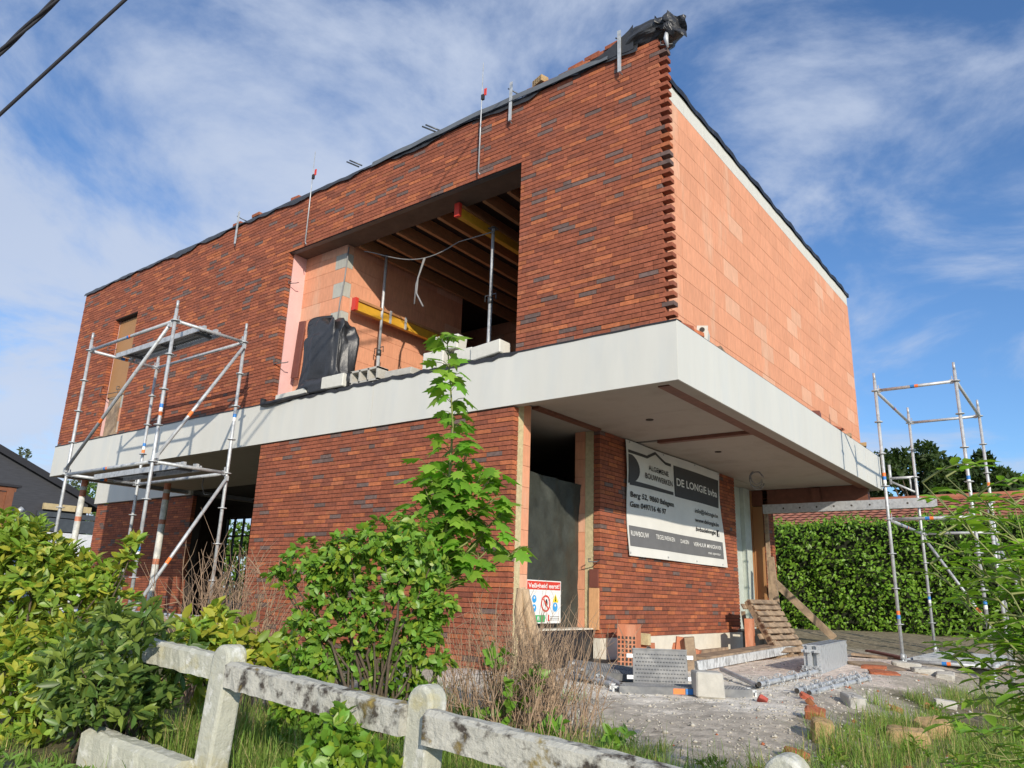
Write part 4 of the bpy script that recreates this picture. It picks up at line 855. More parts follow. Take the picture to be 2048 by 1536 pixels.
def clump(L,r,c,rad,n,size,tmpl,base,up=.6,alt=None,pa=0,wid=1.0,droop=0,shell=.45,whorl=5,var=.22):
    """leaf whorls (rosettes at shoot tips) filling a rounded clump"""
    m_=max(1,n//whorl); d=rdir(r,m_); rad=np.array(rad if hasattr(rad,'__len__') else (rad,)*3)
    q=np.array(c)[None]+d*rad[None]*(shell+(1-shell)*r.random((m_,1))**.6)
    ax=d*.8+np.array([0,0,up])+r.normal(0,.35,(m_,3)); ax/=np.linalg.norm(ax,axis=1,keepdims=True)
    P=np.repeat(q,whorl,0); A=np.repeat(ax,whorl,0); n=len(P)
    side=np.cross(A,rdir(r,n)); side/=np.maximum(np.linalg.norm(side,axis=1,keepdims=True),1e-3)
    D=side*r.uniform(.6,1.1,(n,1))+A*r.uniform(.25,.9,(n,1))-np.array([[0,0,droop]]); Nv=A+r.normal(0,.3,(n,3))
    P=P-A*r.uniform(0,.05,(n,1))*size/.1
    L.add(leafgeo(P,D,Nv,size*r.uniform(.7,1.2,n),tmpl,rc(r,n,base,var,alt,pa),wid))
def stems(parent,base,tips,r0,m_,seed,name='branch',n=6,wob_=.08):
    r=np.random.default_rng(seed); mb=MB()
    for t in tips:
        b=np.array(base)+r.normal(0,.05,3)*np.array([1.5,1.5,0]); t=np.array(t); pts=[]
        for i in range(n): k=i/(n-1); pts.append(b+(t-b)*np.array([k**1.2,k**1.2,k**.85])+r.normal(0,wob_,3)*np.linalg.norm(t-b)*.35*math.sin(math.pi*k))
        mb.tube(pts,[r0*(1-.75*i/(n-1)) for i in range(n)],6)
    return mb.build(name,m_,parent)
LAUREL=(.21,.32,.04);LAUREL_Y=(.36,.37,.045);RHODO=(.10,.175,.04);PRIVET=(.15,.29,.035);MAPLE=(.17,.35,.035);HEDGE=(.17,.31,.03);ELDER=(.24,.43,.05)
def shrub(name,label,cat,base,clumps,leaf,size,tmpl,col,m_='leaf',alt=None,pa=0,stemr=.012,seed=1,stemm='bark',group=None,**kw):
    r=np.random.default_rng(seed); e=empty(name,base,label,cat,group); L=Leaves()
    for c in clumps:
        *p,rad,n=c; clump(L,r,p,rad,n,size,tmpl,col,alt=alt,pa=pa,**kw)
    L.build('foliage',m_,e)
    stems(e,base,[c[:3] for c in clumps],stemr,stemm,seed+50)
    return e
# laurel left
cl=[(-2.55,-4.74,.76,.16,170),(-2.8,-4.78,.74,.24,240),(-2.40,-4.62,.66,.15,140),(-2.28,-4.52,.60,.12,100),(-2.53,-4.72,.62,.22,240),(-2.41,-4.6,.5,.22,240),(-2.75,-4.7,.55,.3,300),(-2.58,-4.65,.34,.26,260),(-2.3,-4.45,.40,.22,200),(-2.19,-4.40,.50,.16,130),(-2.09,-4.38,.47,.13,90),(-2.55,-4.57,.05,.28,260),(-2.25,-4.38,.15,.24,220),(-2.05,-4.3,.28,.18,130),(-1.93,-4.84,-.06,.22,190),(-1.80,-4.70,-.04,.2,170),(-1.95,-4.72,.14,.2,170),(-2.2,-4.8,.0,.25,200),(-1.85,-4.7,-.26,.18,120),(-2.2,-4.75,-.28,.25,170),(-2.75,-4.9,.2,.35,260),(-3.1,-4.9,.5,.4,300),(-1.98,-4.34,.60,.07,30),(-1.90,-4.33,.70,.06,26),(-1.84,-4.33,.76,.05,20),(-2.0,-4.25,.02,.18,130)]
shrub('laurel_bush','large yellow-green laurel bush filling the left edge behind the verge','bush',(-2.3,-4.55,-.52),[(*c[:4],int(c[4]*1.7)) for c in cl],0,.082,T_OVAL,LAUREL,alt=LAUREL_Y,pa=.28,seed=11,up=.9,wid=.95)
cl=[(-1.28,-4.72,-.02,.17,200),(-1.12,-4.66,.14,.15,170),(-1.02,-4.58,.20,.13,130),(-1.14,-4.63,-.06,.18,200),(-.97,-4.53,.03,.15,160),(-.87,-4.46,.13,.10,90),(-1.26,-4.68,-.22,.17,170),(-1.05,-4.56,-.18,.16,150),(-1.20,-4.72,.28,.10,70),(-1.42,-4.74,.1,.17,170),(-1.5,-4.7,-.12,.18,160),(-.92,-4.52,-.14,.10,80),(-.91,-4.97,.08,.12,120),(-.78,-4.90,.17,.10,100),(-.66,-4.84,.24,.08,70),(-.72,-4.85,.06,.09,90),(-.90,-4.88,-.06,.11,100),(-.72,-4.80,-.09,.08,60),(-.74,-4.95,.34,.07,50),(-.60,-4.85,.36,.05,34),(-1.0,-4.94,-.12,.11,90),(-1.1,-4.95,.05,.15,140)]
shrub('rhododendron_bush','dark green long-leaved bush before the laurel at the end of the white rail','bush',(-1.15,-4.62,-.52),[(*c[:4],int(c[4]*1.2)) for c in cl],0,.088,T_OVAL,RHODO,alt=(.20,.27,.05),pa=.4,seed=12,up=.55,wid=.75)
cl=[(-1.59,-4.02,.20,.12,90),(-1.46,-3.93,.26,.13,100),(-1.36,-3.84,.18,.12,90),(-1.35,-3.79,.08,.13,90),(-1.56,-3.94,.05,.14,100),(-1.69,-4.04,.04,.14,100),(-1.45,-3.95,-.12,.18,110),(-1.25,-3.72,.12,.06,26),(-1.18,-3.65,.08,.10,60),(-1.12,-3.6,.16,.06,26)]
shrub('laurel_bush','low yellow laurel growing behind the first fence post','bush',(-1.42,-3.85,-.45),cl,0,.105,T_OVAL,LAUREL,alt=LAUREL_Y,pa=.45,seed=13,up=1.0)
# central privet-like bush
cc_=[(-.22,-3.92,.70),(-.07,-3.84,.78),(.06,-3.74,.78),(-.36,-3.96,.60),(-.44,-4.02,.64),(-.22,-3.82,.49),(-.03,-3.7,.55),(.12,-3.62,.62),(.12,-3.55,.42),(-.40,-3.93,.35),(-.26,-3.76,.22),(-.08,-3.62,.22),(.06,-3.54,.20),(-.43,-3.87,.10),(-.29,-3.7,0),(-.11,-3.57,.01),(-.56,-3.92,.04),(-.50,-3.95,.22),(-.0,-3.5,-.1),(-.2,-3.75,-.18),(.05,-3.6,.35),(-.15,-3.8,.36),(-.32,-3.85,-.2),(-.12,-3.68,-.26),(-.46,-3.92,-.16),(.04,-3.55,-.28),(-.25,-3.7,-.3),(-.55,-3.95,-.22),(-.35,-3.8,.5),(-.02,-3.72,.68)]
r_=np.random.default_rng(2)
cl=[(a,b,c,float(r_.uniform(.11,.165)),190) for a,b,c in cc_]+[(-.66,-4.08,.56,.05,26),(-.60,-4.08,.60,.05,26),(-.58,-4.05,.50,.06,36),(-.68,-4.0,-.02,.08,50),(.17,-3.5,.1,.07,40)]
shrub('privet_bush','dense bright green bush in the middle behind the white fence','bush',(-.15,-3.7,-.46),[(*c[:4],int(c[4]*1.5)) for c in cl],0,.052,T_OVAL,PRIVET,alt=(.24,.34,.035),pa=.25,seed=14,up=.45,wid=1.35,droop=.25)
cl=[(.73,-4.74,.0,.06,70),(.76,-4.70,-.08,.08,110),(.67,-4.74,-.12,.08,110),(.84,-4.66,-.1,.05,50),(.59,-4.77,-.2,.08,110),(.72,-4.7,-.22,.09,120),(.66,-4.74,-.32,.09,110),(.93,-4.66,-.15,.04,40),(.9,-4.66,-.3,.07,70)]
shrub('privet_bush','small leafy bush spilling through the fence beside the second post','bush',(.72,-4.66,-.55),cl,0,.06,T_OVAL,PRIVET,alt=(.24,.34,.035),pa=.3,seed=15,up=.4,wid=1.3,stemr=.006)
# young maple
def sapling():
    r=np.random.default_rng(21); base=(-.23,-3.14,-.43); e=empty('maple_sapling',base,'tall young maple sapling with one thin stem rising in front of the white band','sapling')
    st=[(-.25,-3.12,-.43),(-.23,-3.14,0),(-.17,-3.19,.3),(-.09,-3.27,.69),(-.04,-3.32,.93),(.02,-3.38,1.23),(.07,-3.43,1.5),(.10,-3.51,1.76),(.12,-3.58,2.0)]
    mb=MB(); mb.tube(st,[.018,.016,.014,.011,.010,.008,.006,.005,.003],8); mb.build('stem','stem',e)
    L=Leaves(); pet=MB(); st=np.array(st)
    def along(z): 
        return np.array([np.interp(z,st[:,2],st[:,k]) for k in range(3)])
    def leaf(p,dirv,plen,size):
        d=np.array(dirv)/np.linalg.norm(dirv); q=np.array(p)+d*plen*.9+np.array([0,0,plen*.15])
        pet.tube([p,(np.array(p)+q)/2+np.array([0,0,.012]),q],.0022,4)
        D=d*.75+np.array([0,0,-.65])+r.normal(0,.22,3); Nv=np.array([0,0,.8])+d*.55+r.normal(0,.25,3)
        L.add(leafgeo(q[None],D[None],Nv[None],np.array([size]),T_MAPLE,rc(r,1,MAPLE,.22,(.24,.40,.05),.3)))
    z=.5;k=0
    while z<1.98:
        p=along(z); a0=k*math.pi/2+r.normal(0,.35)
        for s in (0,math.pi):
            a=a0+s; top=(z-.5)/1.5
            leaf(p,(math.cos(a),math.sin(a),.35),.15-.07*top,.125-.045*top if z<1.55 else .115)
        if z>1.15:
            for _ in range(3):
                a=r.uniform(0,6.28); leaf(p,(math.cos(a),math.sin(a),.2),.10,.10)
        z+=.075 if z<1.55 else .07; k+=1
    for _ in range(5): a=r.uniform(0,6.28); leaf(st[-1],(math.cos(a)*.5,math.sin(a)*.5,.6),.05,.07)
    br=MB()
    for zb,dx,dz,ln in ((.50,.6,.25,.50),(.70,.55,.35,.45),(.62,-.4,.4,.36),(.58,.5,.5,.5),(.82,-.3,.5,.30),(.80,.35,.6,.40),(.66,.2,.7,.45),(.55,-.3,.6,.42),(.92,.5,.4,.36),(.95,-.3,.5,.28),(.75,.05,.8,.4),(1.02,.25,.6,.3),(.6,-.5,.2,.3),(.52,.65,.45,.4),(.86,.6,.3,.34),(.48,.1,.6,.4)):
        p=along(zb); dv=np.array([dx*.8,dx*.6,dz]); dv=dv/np.linalg.norm(dv)
        pts=[p+dv*ln*t+np.array([0,0,.07*t*t]) for t in (0,.35,.7,1)]; br.tube(pts,[.008,.006,.004,.003],5)
        for t in np.linspace(.25,1,8):
            q=p+dv*ln*t+np.array([0,0,.07*t*t])
            for s in range(2): a=r.uniform(0,6.28); leaf(q,(math.cos(a),math.sin(a),.3),r.uniform(.06,.12),r.uniform(.095,.135))
    br.build('branch','stem',e); pet.build('petiole','stem',e); L.build('foliage','leafm',e)
sapling()
# dead stump and dry brush
e=empty('dead_stump',(.1,-2.35,-.43),'pale rotten tree stump with ragged bark before the corner doorway','stump')
mb=MB(); r_=np.random.default_rng(5); B=np.array([.10,-2.35,-.42]); Tp=np.array([-.06,-2.50,.54])
for k in range(9):
    a=k*6.28/9; o0=np.array([math.cos(a),math.sin(a),0]); pts=[]; top=r_.uniform(.45,1.0) if k%3 else 1.0
    for i in range(8):
        t=i/7*top; c=B+(Tp-B)*t; w=(.13*(1-t)**1.6+.035); pts.append(c+o0*w*.8+r_.normal(0,.012,3))
    mb.tube(pts,[.055*(1-.45*i/7)*(1.25 if i==0 else 1) for i in range(8)],8)
mb.build('trunk','stump',e)
def brush(name,label,base,spread,h,n,seed,m_,cat='dead shrub',rad=.005,kink=.12,branch=3,lean=(0,0)):
    r=np.random.default_rng(seed); e=empty(name,base,label,cat); mb=MB()
    for k in range(n):
        b=np.array(base)+np.array([r.normal(0,spread[0]),r.normal(0,spread[1]),0]); hh=h*r.uniform(.45,1.05); d=np.array([r.normal(0,.22)+lean[0],r.normal(0,.22)+lean[1],1]); pts=[b]
        ns_=6
        for i in range(ns_): d=d+r.normal(0,kink,3)*np.array([1,1,.2]); pts.append(pts[-1]+d/np.linalg.norm(d)*hh/ns_)
        rr=rad*r.uniform(.5,1.3); mb.tube(pts,[rr*(1-.8*i/ns_) for i in range(ns_+1)],4,cap=False)
        for j in range(branch):
            i=int(r.integers(2,ns_)); dd=d+r.normal(0,.55,3); dd/=np.linalg.norm(dd); l=hh*r.uniform(.12,.35); p=pts[i]; q=p+dd*l*.5; mb.tube([p,q,q+(dd+r.normal(0,.35,3))*l*.5],[rr*.5,rr*.35,rr*.15],3,cap=False)
    mb.build('twigs',m_,e); return e
brush('dry_shrub','tangle of dry pale stalks beside the rotten stump',(.22,-3.0,-.44),(.20,.12),.98,230,31,'twig',rad=.0045,lean=(.05,.05))
brush('dry_shrub','thin dead brown stems around the foot of the rotten stump',(.12,-2.45,-.43),(.16,.12),.85,75,32,'twig',rad=.006)
brush('dry_shrub','leafless brown shrub in front of the carport between scaffold and brick wall',(-2.55,-3.1,-.45),(.20,.14),1.28,130,33,'twig',rad=.0075,kink=.16,branch=5)
cl=[(.30,-3.1,-.1,.12,60),(.45,-3.0,.05,.08,30),(.25,-3.15,.15,.07,30),(.5,-2.95,-.25,.1,50),(.9,-2.9,-.25,.09,60),(.1,-3.2,-.25,.12,60)]
shrub('bramble','scattered green leaves growing among the dry stalks','weed',(.3,-3.1,-.46),cl,0,.07,T_OVAL,PRIVET,seed=16,up=.5,wid=1.3,stemr=.005)
# right hand elder with compound leaves
def elder(name,label,base,tips,size,seed,nf,col,cat='bush',near=False):
    r=np.random.default_rng(seed); e=empty(name,base,label,cat); mb=MB(); L=Leaves(); rach=MB()
    for t in tips:
        b=np.array(base)+r.normal(0,.08,3)*np.array([1,1,0]); t=np.array(t); pts=[]
        for i in range(7): k=i/6; pts.append(b+(t-b)*np.array([k**1.3,k**1.3,k**.8])+r.normal(0,.02,3))
        mb.tube(pts,[.0065*(1-.75*i/6) for i in range(7)],6)
        for j in range(nf):
            k=1-(j/nf)*.55; i=min(5,int(k*6)); p=pts[i]+(pts[i+1]-pts[i])*(k*6-i)
            a=j*2.4+r.normal(0,.4); up=.75 if j<3 else .25; d=np.array([math.cos(a),math.sin(a),up]); d/=np.linalg.norm(d); ln=size*r.uniform(.7,1.15)
            q=[p+d*ln*s+np.array([0,0,-.35*ln*s*s]) for s in (0,.35,.6,.8,1)]; rach.tube(q,[.004,.003,.002,.002,.001],4,cap=False)
            sd=np.cross(d,[0,0,1]); sd/=np.linalg.norm(sd); c=rc(r,1,col,.22,(.24,.38,.05),.25)
            for s,w in ((.38,1),(.62,.95),(.84,.85)):
                pp=p+d*ln*s+np.array([0,0,-.35*ln*s*s])
                for sg_ in (-1,1):
                    D=sd*sg_*.85+d*.55+np.array([0,0,-.25])+r.normal(0,.12,3); L.add(leafgeo(pp[None],D[None],(np.array([0,0,1.])+r.normal(0,.25,3))[None],np.array([ln*.40*w]),T_OVAL,c*r.uniform(.85,1.15),.95))
            D=d+np.array([0,0,-.55]); L.add(leafgeo(q[-1][None],D[None],np.array([[0,0,1.]]),np.array([ln*.42]),T_OVAL,c,.95))
    mb.build('branch','stem',e); rach.build('leaf_stalk','stem',e); L.build('foliage','leafm',e); return e
elder('elder_bush','tall elder bush with feathery leaves at the right edge before the scaffold',(3.32,-4.0,-.5),[(3.166+(a-3.166)*.53,-6.849+(b+6.849)*.53,.485+(c-.485)*.53) for a,b,c in sorted([(2.52,-1.61,1.25),(2.40,-1.62,.98),(2.50,-1.5,.80),(2.62,-1.46,1.05),(2.80,-1.35,1.08),(2.44,-1.44,.55),(2.57,-1.3,.42),(2.40,-1.45,.30),(2.45,-1.3,.12),(2.67,-1.1,.08),(2.78,-1.2,.66),(2.92,-1.3,.85),(2.95,-1.25,.4),(2.75,-1.3,.2),(2.62,-1.35,.72),(2.9,-1.1,.1),(3.05,-1.2,1.2),(2.43,-2.03,1.14),(2.36,-2.02,.95),(2.46,-1.92,.85),(2.67,-1.83,1.10),(2.81,-1.74,1.15),(2.36,-1.87,.50),(2.43,-1.73,.26),(2.55,-1.6,.14),(2.74,-1.51,.38),(2.42,-1.88,.68),(2.69,-1.69,.78)]) if c>.20 and a>2.37],.17,41,10,ELDER)
elder('ash_seedling','bright green low ash seedling at the bottom right corner',(2.80,-2.85,-.55),[(2.66,-2.88,-.02),(2.56,-2.92,-.16),(2.76,-2.77,-.12),(2.67,-2.91,.04),(2.71,-2.8,-.22),(2.85,-2.76,.0),(2.62,-2.85,-.3),(2.84,-2.9,-.28),(2.9,-2.8,-.12)],.19,42,9,(.20,.38,.04),'seedling')
# clipped hedge
def hedge(name,label,x0,x1,y0,z0,z1,dens,seed,thick=.9):
    r=np.random.default_rng(seed); e=empty(name,((x0+x1)/2,y0,z0),label,'hedge'); n=int((x1-x0)*(z1-z0)*dens)
    x=r.uniform(x0,x1,n);z=z0+.12*r.random(n)+r.random(n)*(z1-z0+.02)
    bulge=.10*np.sin(x*2.1)*np.cos(z*2.7)+.07*np.sin(x*5.3+z*4.1)+.05*np.sin(x*11+z*9)
    y=y0-bulge+r.exponential(.10,n)+.08*r.normal(0,1,n)
    z=z+.06*np.sin(x*3.1)*(z>z1-.5)
    D=np.stack([r.normal(0,.6,n),-.55+r.normal(0,.35,n),r.normal(-.35,.5,n)],1); Nv=np.stack([r.normal(0,.5,n),-.8+r.normal(0,.4,n),.7+r.normal(0,.3,n)],1)
    L=Leaves(); L.add(leafgeo(np.stack([x,y,z],1),D,Nv,r.uniform(.075,.13,n),T_DIA,rc(r,n,HEDGE,.3,(.15,.28,.03),.25)))
    n2=int((x1-x0)*260); x=r.uniform(x0,x1,n2); y=y0+r.uniform(-.1,thick,n2); z=z1+.05*np.sin(x*3.1)+r.normal(0,.06,n2)+.12*r.random(n2)**4
    L.add(leafgeo(np.stack([x,y,z],1),np.stack([r.normal(0,.5,n2),r.normal(-.3,.5,n2),.4+r.normal(0,.4,n2)],1),np.stack([r.normal(0,.5,n2),r.normal(-.4,.5,n2),np.ones(n2)],1),r.uniform(.08,.13,n2),T_DIA,rc(r,n2,HEDGE,.3,(.2,.33,.04),.3)))
    L.build('foliage','leaf',e)
    mb=MB(); mb.box((x0+.05,y0+.35,z0-.1),(x1-.05,y0+thick,z1-.02)); mb.build('dark_core_box',mat('hedge_core_shade',(.018,.022,.01),1,var=.4,vscale=12,bump=1,bscale=10),e)  # solid dark box added to block light, standing in for the shaded inside
    mb=MB()
    for i in range(int((x1-x0)/.7)):
        xx=x0+.35+i*.7+r.normal(0,.08); mb.tube([(xx,y0+.45,z0-.1),(xx+.03,y0+.4,z0+.5)],.03,6)
    mb.build('trunk','bark',e)
hedge('clipped_hedge','tall clipped beech-green hedge behind the right scaffold',-7.5,7.0,12.0,-.22,2.34,480,51)
# small shrub visible through the carport
r=np.random.default_rng(60)
cl=[(-27+r.uniform(-2,2)-k*.3,13+r.uniform(-1,2),.3+k*.32,1.0,420) for k in range(10)]
shrub('garden_bush','green garden bush seen through the glazed door of the carport','bush',(-27.5,13.5,-.3),cl,0,.30,T_DIA,(.12,.22,.03),seed=61,m_='leafm',stemr=.04)
# trees behind
def tree(name,label,base,h,crown,nl,size,col,seed,trunk=.3,gap=.5,group=None,wid=1.0):
    r=np.random.default_rng(seed); e=empty(name,base,label,'tree',group); L=Leaves(); mb=MB(); base=np.array(base); cc=[]
    cz=base[2]+h-crown[2]
    mb.tube([base-np.array([0,0,.5]),base+np.array([.1,0,h*.35]),base+np.array([.0,.1,h*.75])],[trunk,trunk*.7,trunk*.25],8)
    nb=int(26*crown[0]/3)
    for k in range(nb):
        d=rdir(r,1)[0]; c=np.array([base[0],base[1],cz])+d*np.array(crown)*r.uniform(.35,1)**.7*np.array([1,1,1]); cc.append(c)
        st=base+np.array([0,0,h*r.uniform(.25,.6)]); mb.tube([st,(st+c)/2+r.normal(0,.2,3),c],[trunk*.3,trunk*.16,trunk*.05],5)
        clump(L,r,c,crown[0]*r.uniform(.16,.36),int(nl/nb),size,T_DIA,np.array(col)*r.uniform(.75,1.25),up=.3,shell=.2,whorl=4,wid=wid)
    mb.build('trunk','bark',e); L.build('crown','leafm',e)
tree('broadleaf_tree','tall dark tree rising behind the tiled roof left of the scaffold top',(-3.7,34,-.3),9.3,(2.5,2.0,2.9),11000,.30,(.05,.085,.022),71,group=None)
tree('broadleaf_tree','lower dark tree behind the tiled roof at the centre of the scaffold',(-1.5,35,-.3),8.9,(2.3,1.8,3.0),10000,.30,(.055,.09,.025),72)
tree('broadleaf_tree','sparse darker tree sloping down behind the roof at the right edge',(.6,34,-.3),7.2,(2.1,1.6,2.5),8000,.28,(.05,.08,.025),73)
tree('broadleaf_tree','rounded dark tree half hidden by the end of the overhang',(-6.1,33.5,-.3),7.9,(2.0,1.6,2.6),6500,.30,(.045,.08,.02),74)
tree('broadleaf_tree','wide dark tree filling the gap behind the scaffold posts',(-.35,34.5,-.3),8.1,(1.9,1.6,2.8),7500,.28,(.05,.085,.025),81)
tree('broadleaf_tree','small green tree behind the roof at the far right',(2.6,36,-.3),6.0,(1.9,1.6,2.1),5200,.28,(.06,.10,.03),75)
tree('birch_tree','thin-leaved pale tree above the dark gable at the far left',(-42,8.0,-.3),7.6,(2.2,1.9,2.4),1500,.26,(.13,.16,.09),76,.15,wid=.8)
tree('birch_tree','thin-leaved pale tree sloping behind the dark gable',(-41,10.6,-.3),6.4,(1.7,1.6,2.0),900,.26,(.12,.15,.08),77,.12,wid=.8)
tree('garden_tree','bright green tree between the dark gable and the carport column',(-36,11.2,-.3),5.6,(2.0,1.6,2.2),2600,.26,(.12,.20,.04),78,.15)
tree('garden_tree','green tree seen beneath the carport ceiling left of the white fascia',(-40,15.0,-.3),6.0,(2.2,1.8,2.6),2600,.28,(.10,.18,.04),79,.15)
tree('garden_tree','leafy tree behind the left end of the white band',(-46,14.0,-.3),7.2,(1.7,1.6,2.2),1600,.28,(.09,.15,.05),80,.15)
# ================================================================== NEIGHBOURS
nb=empty('tiled_house',(-1.5,24,-.3),'neighbouring low house with long red tiled roof behind the hedge','house')
mb=MB(); V=[];nxr,nyr=170,9
x0,x1=-14,12
mb2=MB()
for j in range(nyr):
    ya=21.5+j*.55; za=3.25+j*.15
    V,Fc=sheet(150,1,lambda u,v:(x0+u*(x1-x0),ya+v*.57,za+v*.155+.03*abs(math.sin(u*75*math.pi))+.03*(1-v)))
    mb2.add(V,Fc)
o=mb2.build('roof','tile',nb)
mb=MB(); mb.box((x0+.3,21.9,-.3),(x1-.3,29,3.2)); mb.build('wall','whitewall',nb)
mb=MB(); mb.tube([(x0,26.45,4.64),(x1,26.45,4.64)],.14,10); mb.build('ridge','tile',nb); mb=MB(); mb.box((x0,26.5,3.2),(x1,31.3,3.25)); mb.add([(x0,26.4,4.6),(x1,26.4,4.6),(x1,31.3,3.15),(x0,31.3,3.15)],[(0,1,2,3)]); mb.build('roof','tile',nb)
lb=empty('slate_house',(-33,3,-.3),'dark slate gabled house at the far left behind the bushes','house')
mb=MB(); G=[(-30,-2.0,-.3),(-30,7.6,-.3),(-30,7.6,3.62),(-30,.6,6.7),(-30,-2.0,5.6)]; Gb=[(x-8,y,z) for x,y,z in G]; n=5
mb.add(G+Gb,[(0,1,2,3,4),(9,8,7,6,5)]+[(i,n+i,n+(i+1)%n,(i+1)%n) for i in range(n)][:2]); mb.build('gable_wall','slate',lb)
mb=MB()
def slab(a,b,th,x0,x1):
    (ya,za),(yb,zb)=a,b; d=Vector((0,yb-ya,zb-za)).normalized(); nn=Vector((0,-d.z,d.y)); 
    if nn.z<0: nn=-nn
    P=[]
    for x in (x0,x1):
        for (y,z),k in (((ya,za),0),((yb,zb),0),((yb,zb),th),((ya,za),th)): P.append((x,y+nn.y*k,z+nn.z*k))
    return P,[(0,1,2,3),(7,6,5,4),(0,4,5,1),(1,5,6,2),(2,6,7,3),(3,7,4,0)]
mb.add(*slab((.55,6.70),(8.15,3.36),.24,-29.8,-38.2)); mb.add(*slab((.55,6.70),(-3,5.1),.24,-29.8,-38.2)); mb.build('roof','slatedge',lb)
mb=MB(); 
for i in range(3): mb.box((-29.9,5.85+i*.62,3.22),(-29.75,6.42+i*.62,3.46))
mb.build('fascia_tile','yellowtile',lb)
mb=MB(); mb.box((-29.8,5.0,-.3),(-29.6,8.3,2.35)); mb.build('lower_wall','whitewall',lb); mb=MB(); mb.box((-29.85,5.6,2.4),(-29.7,8.3,2.9)); mb.box((-29.98,5.7,2.95),(-29.86,8.2,3.15)); mb.build('window_band','darksteel',lb)
sh=empty('timber_shed',(-26.5,2.4,-.3),'reddish brown panelled timber shed at the far left above the laurel','shed')
mb=MB(); mb.box((-28,-1,-.3),(-26,3.3,3.35)); mb.build('wall','brownwood',sh)
mb=MB()
for z in (3.37,2.55,1.75): mb.box((-26,-1.05,z),(-25.93,3.42,z+.14))
for y in (3.15,): mb.box((-26,y,-.3),(-25.92,y+.22,3.5))
mb.build('frame','brownwood',sh); mb=MB(); mb.box((-28.1,-1.1,3.52),(-25.85,3.55,3.60)); mb.build('roof','slatedge',sh)
pp=MB(); pp.tube([(-26.0,3.62,-.3),(-26,3.62,2.72)],.07,10); pp.tube([(-26.0,3.62,2.72),(-26,3.75,2.85)],.09,10); tag(pp.build('vent_pipe','galv'),'grey metal vent pipe standing beside the brown shed','pipe')
# overhead cables
def cable(name,label,p,q,r,twist=False):
    p=Vector(p);q=Vector(q);d=q-p; a=p-d*9; b=q+d*9; mb=MB(); L=(b-a).length; n=160 if twist else 40
    if twist:
        dn=d.normalized(); o1=dn.orthogonal().normalized(); o2=dn.cross(o1)
        for k in range(3):
            mb.tube([a+(b-a)*i/n+(o1*math.cos(i*.55*L/14+k*2.09)+o2*math.sin(i*.55*L/14+k*2.09))*r*.8 for i in range(n+1)],r*.8,6)
    else: mb.tube([a+(b-a)*i/n for i in range(n+1)],r,8)
    return tag(mb.build(name,'cable'),label,'cable')
cable('overhead_cable','smooth overhead cable crossing the upper left corner of the sky',(-3.30,-5.23,4.03),(-2.38,-4.84,4.94),.0135)
cable('overhead_cable','twisted overhead cable bundle at the extreme upper left',(-2.70,-5.47,4.17),(-2.32,-5.31,4.55),.0145,True)
# ================================================================== GRASS
def blades(r,x,y,h,w,base,alt,pa,lean=.35):
    n=len(x); z=gz(x,y); a=r.uniform(0,6.28,n); dx,dy=np.cos(a),np.sin(a); le=np.abs(r.normal(0,lean,n))*h
    w=w*r.uniform(.6,1.3,n); sx,sy=-dy*w/2,dx*w/2
    def pt(t,side,bend): return np.stack([x+dx*le*bend+sx*side,y+dy*le*bend+sy*side,z-.01+h*t],1)
    V=np.stack([pt(0,-1,0),pt(0,1,0),pt(.5,-.8,.25),pt(.5,.8,.25),pt(.82,-.45,.62),pt(.82,.45,.62),pt(1-.12*np.minimum(le/h,1),0,1.0)],1)
    TF=np.array([(0,1,3),(0,3,2),(2,3,5),(2,5,4),(4,5,6)]); F=(TF[None]+(np.arange(n)*7)[:,None,None]).reshape(-1,3)
    return V.reshape(-1,3),F,np.repeat(rc(r,n,base,.3,alt,pa),5,0)
G_=Leaves(); r=np.random.default_rng(90)
def patch(n,xr,yr,hm,dens,w=.0042,base=(.20,.31,.06),alt=(.44,.38,.17),pa=.2,tuft=.0,lean=.75):
    if tuft:
        k=max(1,int(n/60)); cx_=r.uniform(*xr,k);cy_=r.uniform(*yr,k); idx=r.integers(0,k,n); x=cx_[idx]+r.normal(0,tuft,n);y=cy_[idx]+r.normal(0,tuft,n); hs=r.uniform(.6,1.3,k)[idx]
    else: x=r.uniform(*xr,n);y=r.uniform(*yr,n);hs=np.ones(n)
    k=r.random(n)<dens(x,y); x=x[k];y=y[k]; G_.add(blades(r,x,y,hm*hs[k]*r.uniform(.5,1.25,len(x)),w,base,alt,pa,lean))
one=lambda x,y:np.ones_like(x)
patch(9000,(-1.2,1.3),(-4.55,-3.3),.26,lambda x,y:.75+0*x)
patch(5000,(.9,2.5),(-4.3,-3.0),.20,one,tuft=.06)
patch(6500,(.5,2.6),(-3.4,-2.35),.17,lambda x,y:np.where(wob(x,y,2.2,1)>-.3,1,.25),tuft=.07)
patch(1500,(-1.5,.8),(-3.2,-2.2),.16,one,tuft=.07)
patch(15000,(1.55,3.6),(-2.6,1.2),.165,lambda x,y:np.where(wob(x,y,1.8,2)>-.35,1,.15),tuft=.075)
patch(4500,(1.6,4.2),(1.0,4.6),.17,lambda x,y:np.where(wob(x,y,1.3,2)>-.2,1,.1),tuft=.08)
patch(500,(1.35,1.9),(-2.2,2.5),.14,one,tuft=.04)
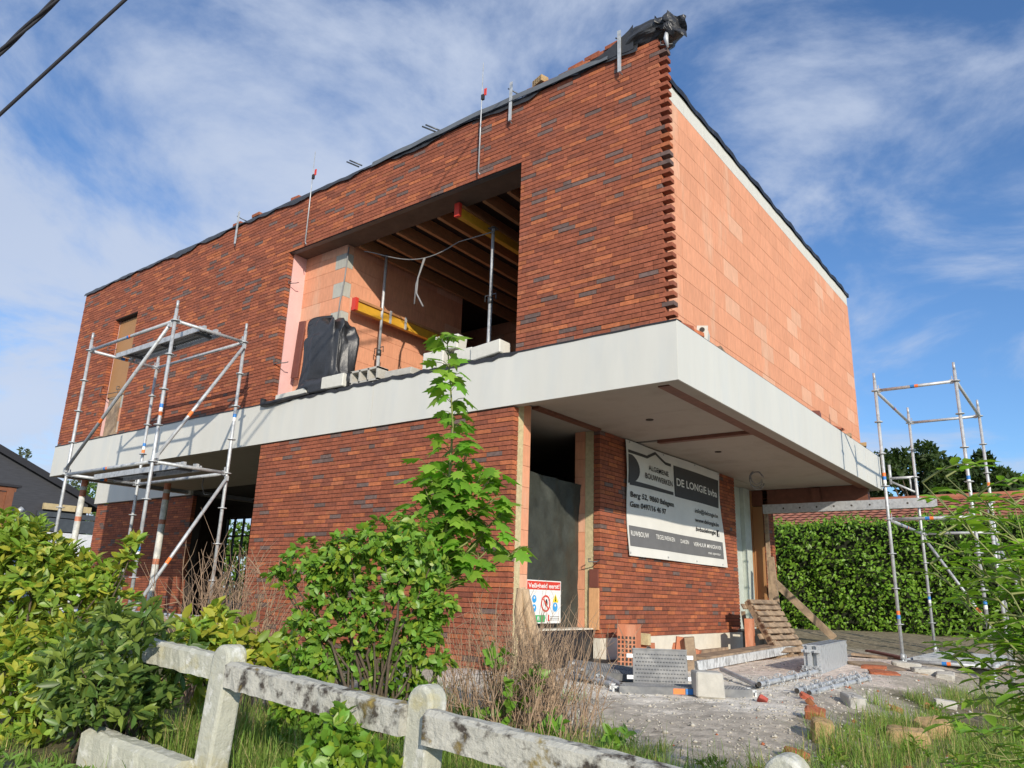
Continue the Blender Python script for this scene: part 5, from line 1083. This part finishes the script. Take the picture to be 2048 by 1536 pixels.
patch(2600,(-2.6,2.6),(-5.25,-4.72),.11,lambda x,y:np.where((x<-.3)&(y<-4.93),.10,np.where(wob(x,y,2.6,3)>.0,1,.25)),tuft=.05)
patch(160,(-3.0,-.3),(-5.6,-5.1),.08,lambda x,y:.6+0*x,tuft=.04)
patch(1600,(-4,1.0),(-3.4,-1.2),.20,one,tuft=.08)
patch(500,(-.4,1.0),(-2.9,-2.1),.13,one,tuft=.035)
o=G_.build('grass','grass',None); tag(o,'uneven green and straw-coloured grass along the fence and right slope','grass',kind='stuff')
# weeds along the verge: individual leafy plants
for i,(x,y,s) in enumerate(((-.80,-5.12,.12),(-.62,-5.05,.10),(-.46,-4.98,.10),(-.58,-5.1,.09),(-1.05,-5.15,.12),(-1.35,-5.15,.13),(-.35,-4.93,.08),(.05,-4.9,.08),(1.62,-4.75,.08),(-1.7,-5.2,.13))):
    z=gzs(x,y); rr=np.random.default_rng(100+i); e=empty('verge_weed',(x,y,z),'low green weed rosette on the gravel verge in front of the bushes','weed','weeds on the gravel verge'); L=Leaves(); clump(L,rr,(x,y,z+s*.45),(s,s,s*.6),110,s*.55,T_OVAL,(.16,.27,.05),up=.5,wid=.55,shell=.1,whorl=6); L.build('foliage','leafm',e)

for i,(x,y,s_) in enumerate(((1.75,-1.9,.11),(2.05,-1.2,.13),(1.65,-.9,.09),(2.3,-.4,.13),(2.0,.7,.11),(1.75,1.4,.10),(2.5,.6,.14),(2.2,1.7,.12),(1.95,-2.3,.10),(2.45,-1.7,.14),(1.3,-2.5,.09),(.75,-2.55,.08),(1.05,-2.9,.10))):
    z=gzs(x,y); rr=np.random.default_rng(300+i); e=empty('slope_weed',(x,y,z),'low leafy weed growing in the grass of the right slope','weed','leafy weeds in the grass'); L=Leaves(); clump(L,rr,(x,y,z+s_*.5),(s_,s_,s_*.7),120,s_*.5,T_OVAL,(.19,.31,.05),up=.6,alt=(.33,.30,.08),pa=.12,wid=.5,shell=.1,whorl=6); L.build('foliage','leafm',e)
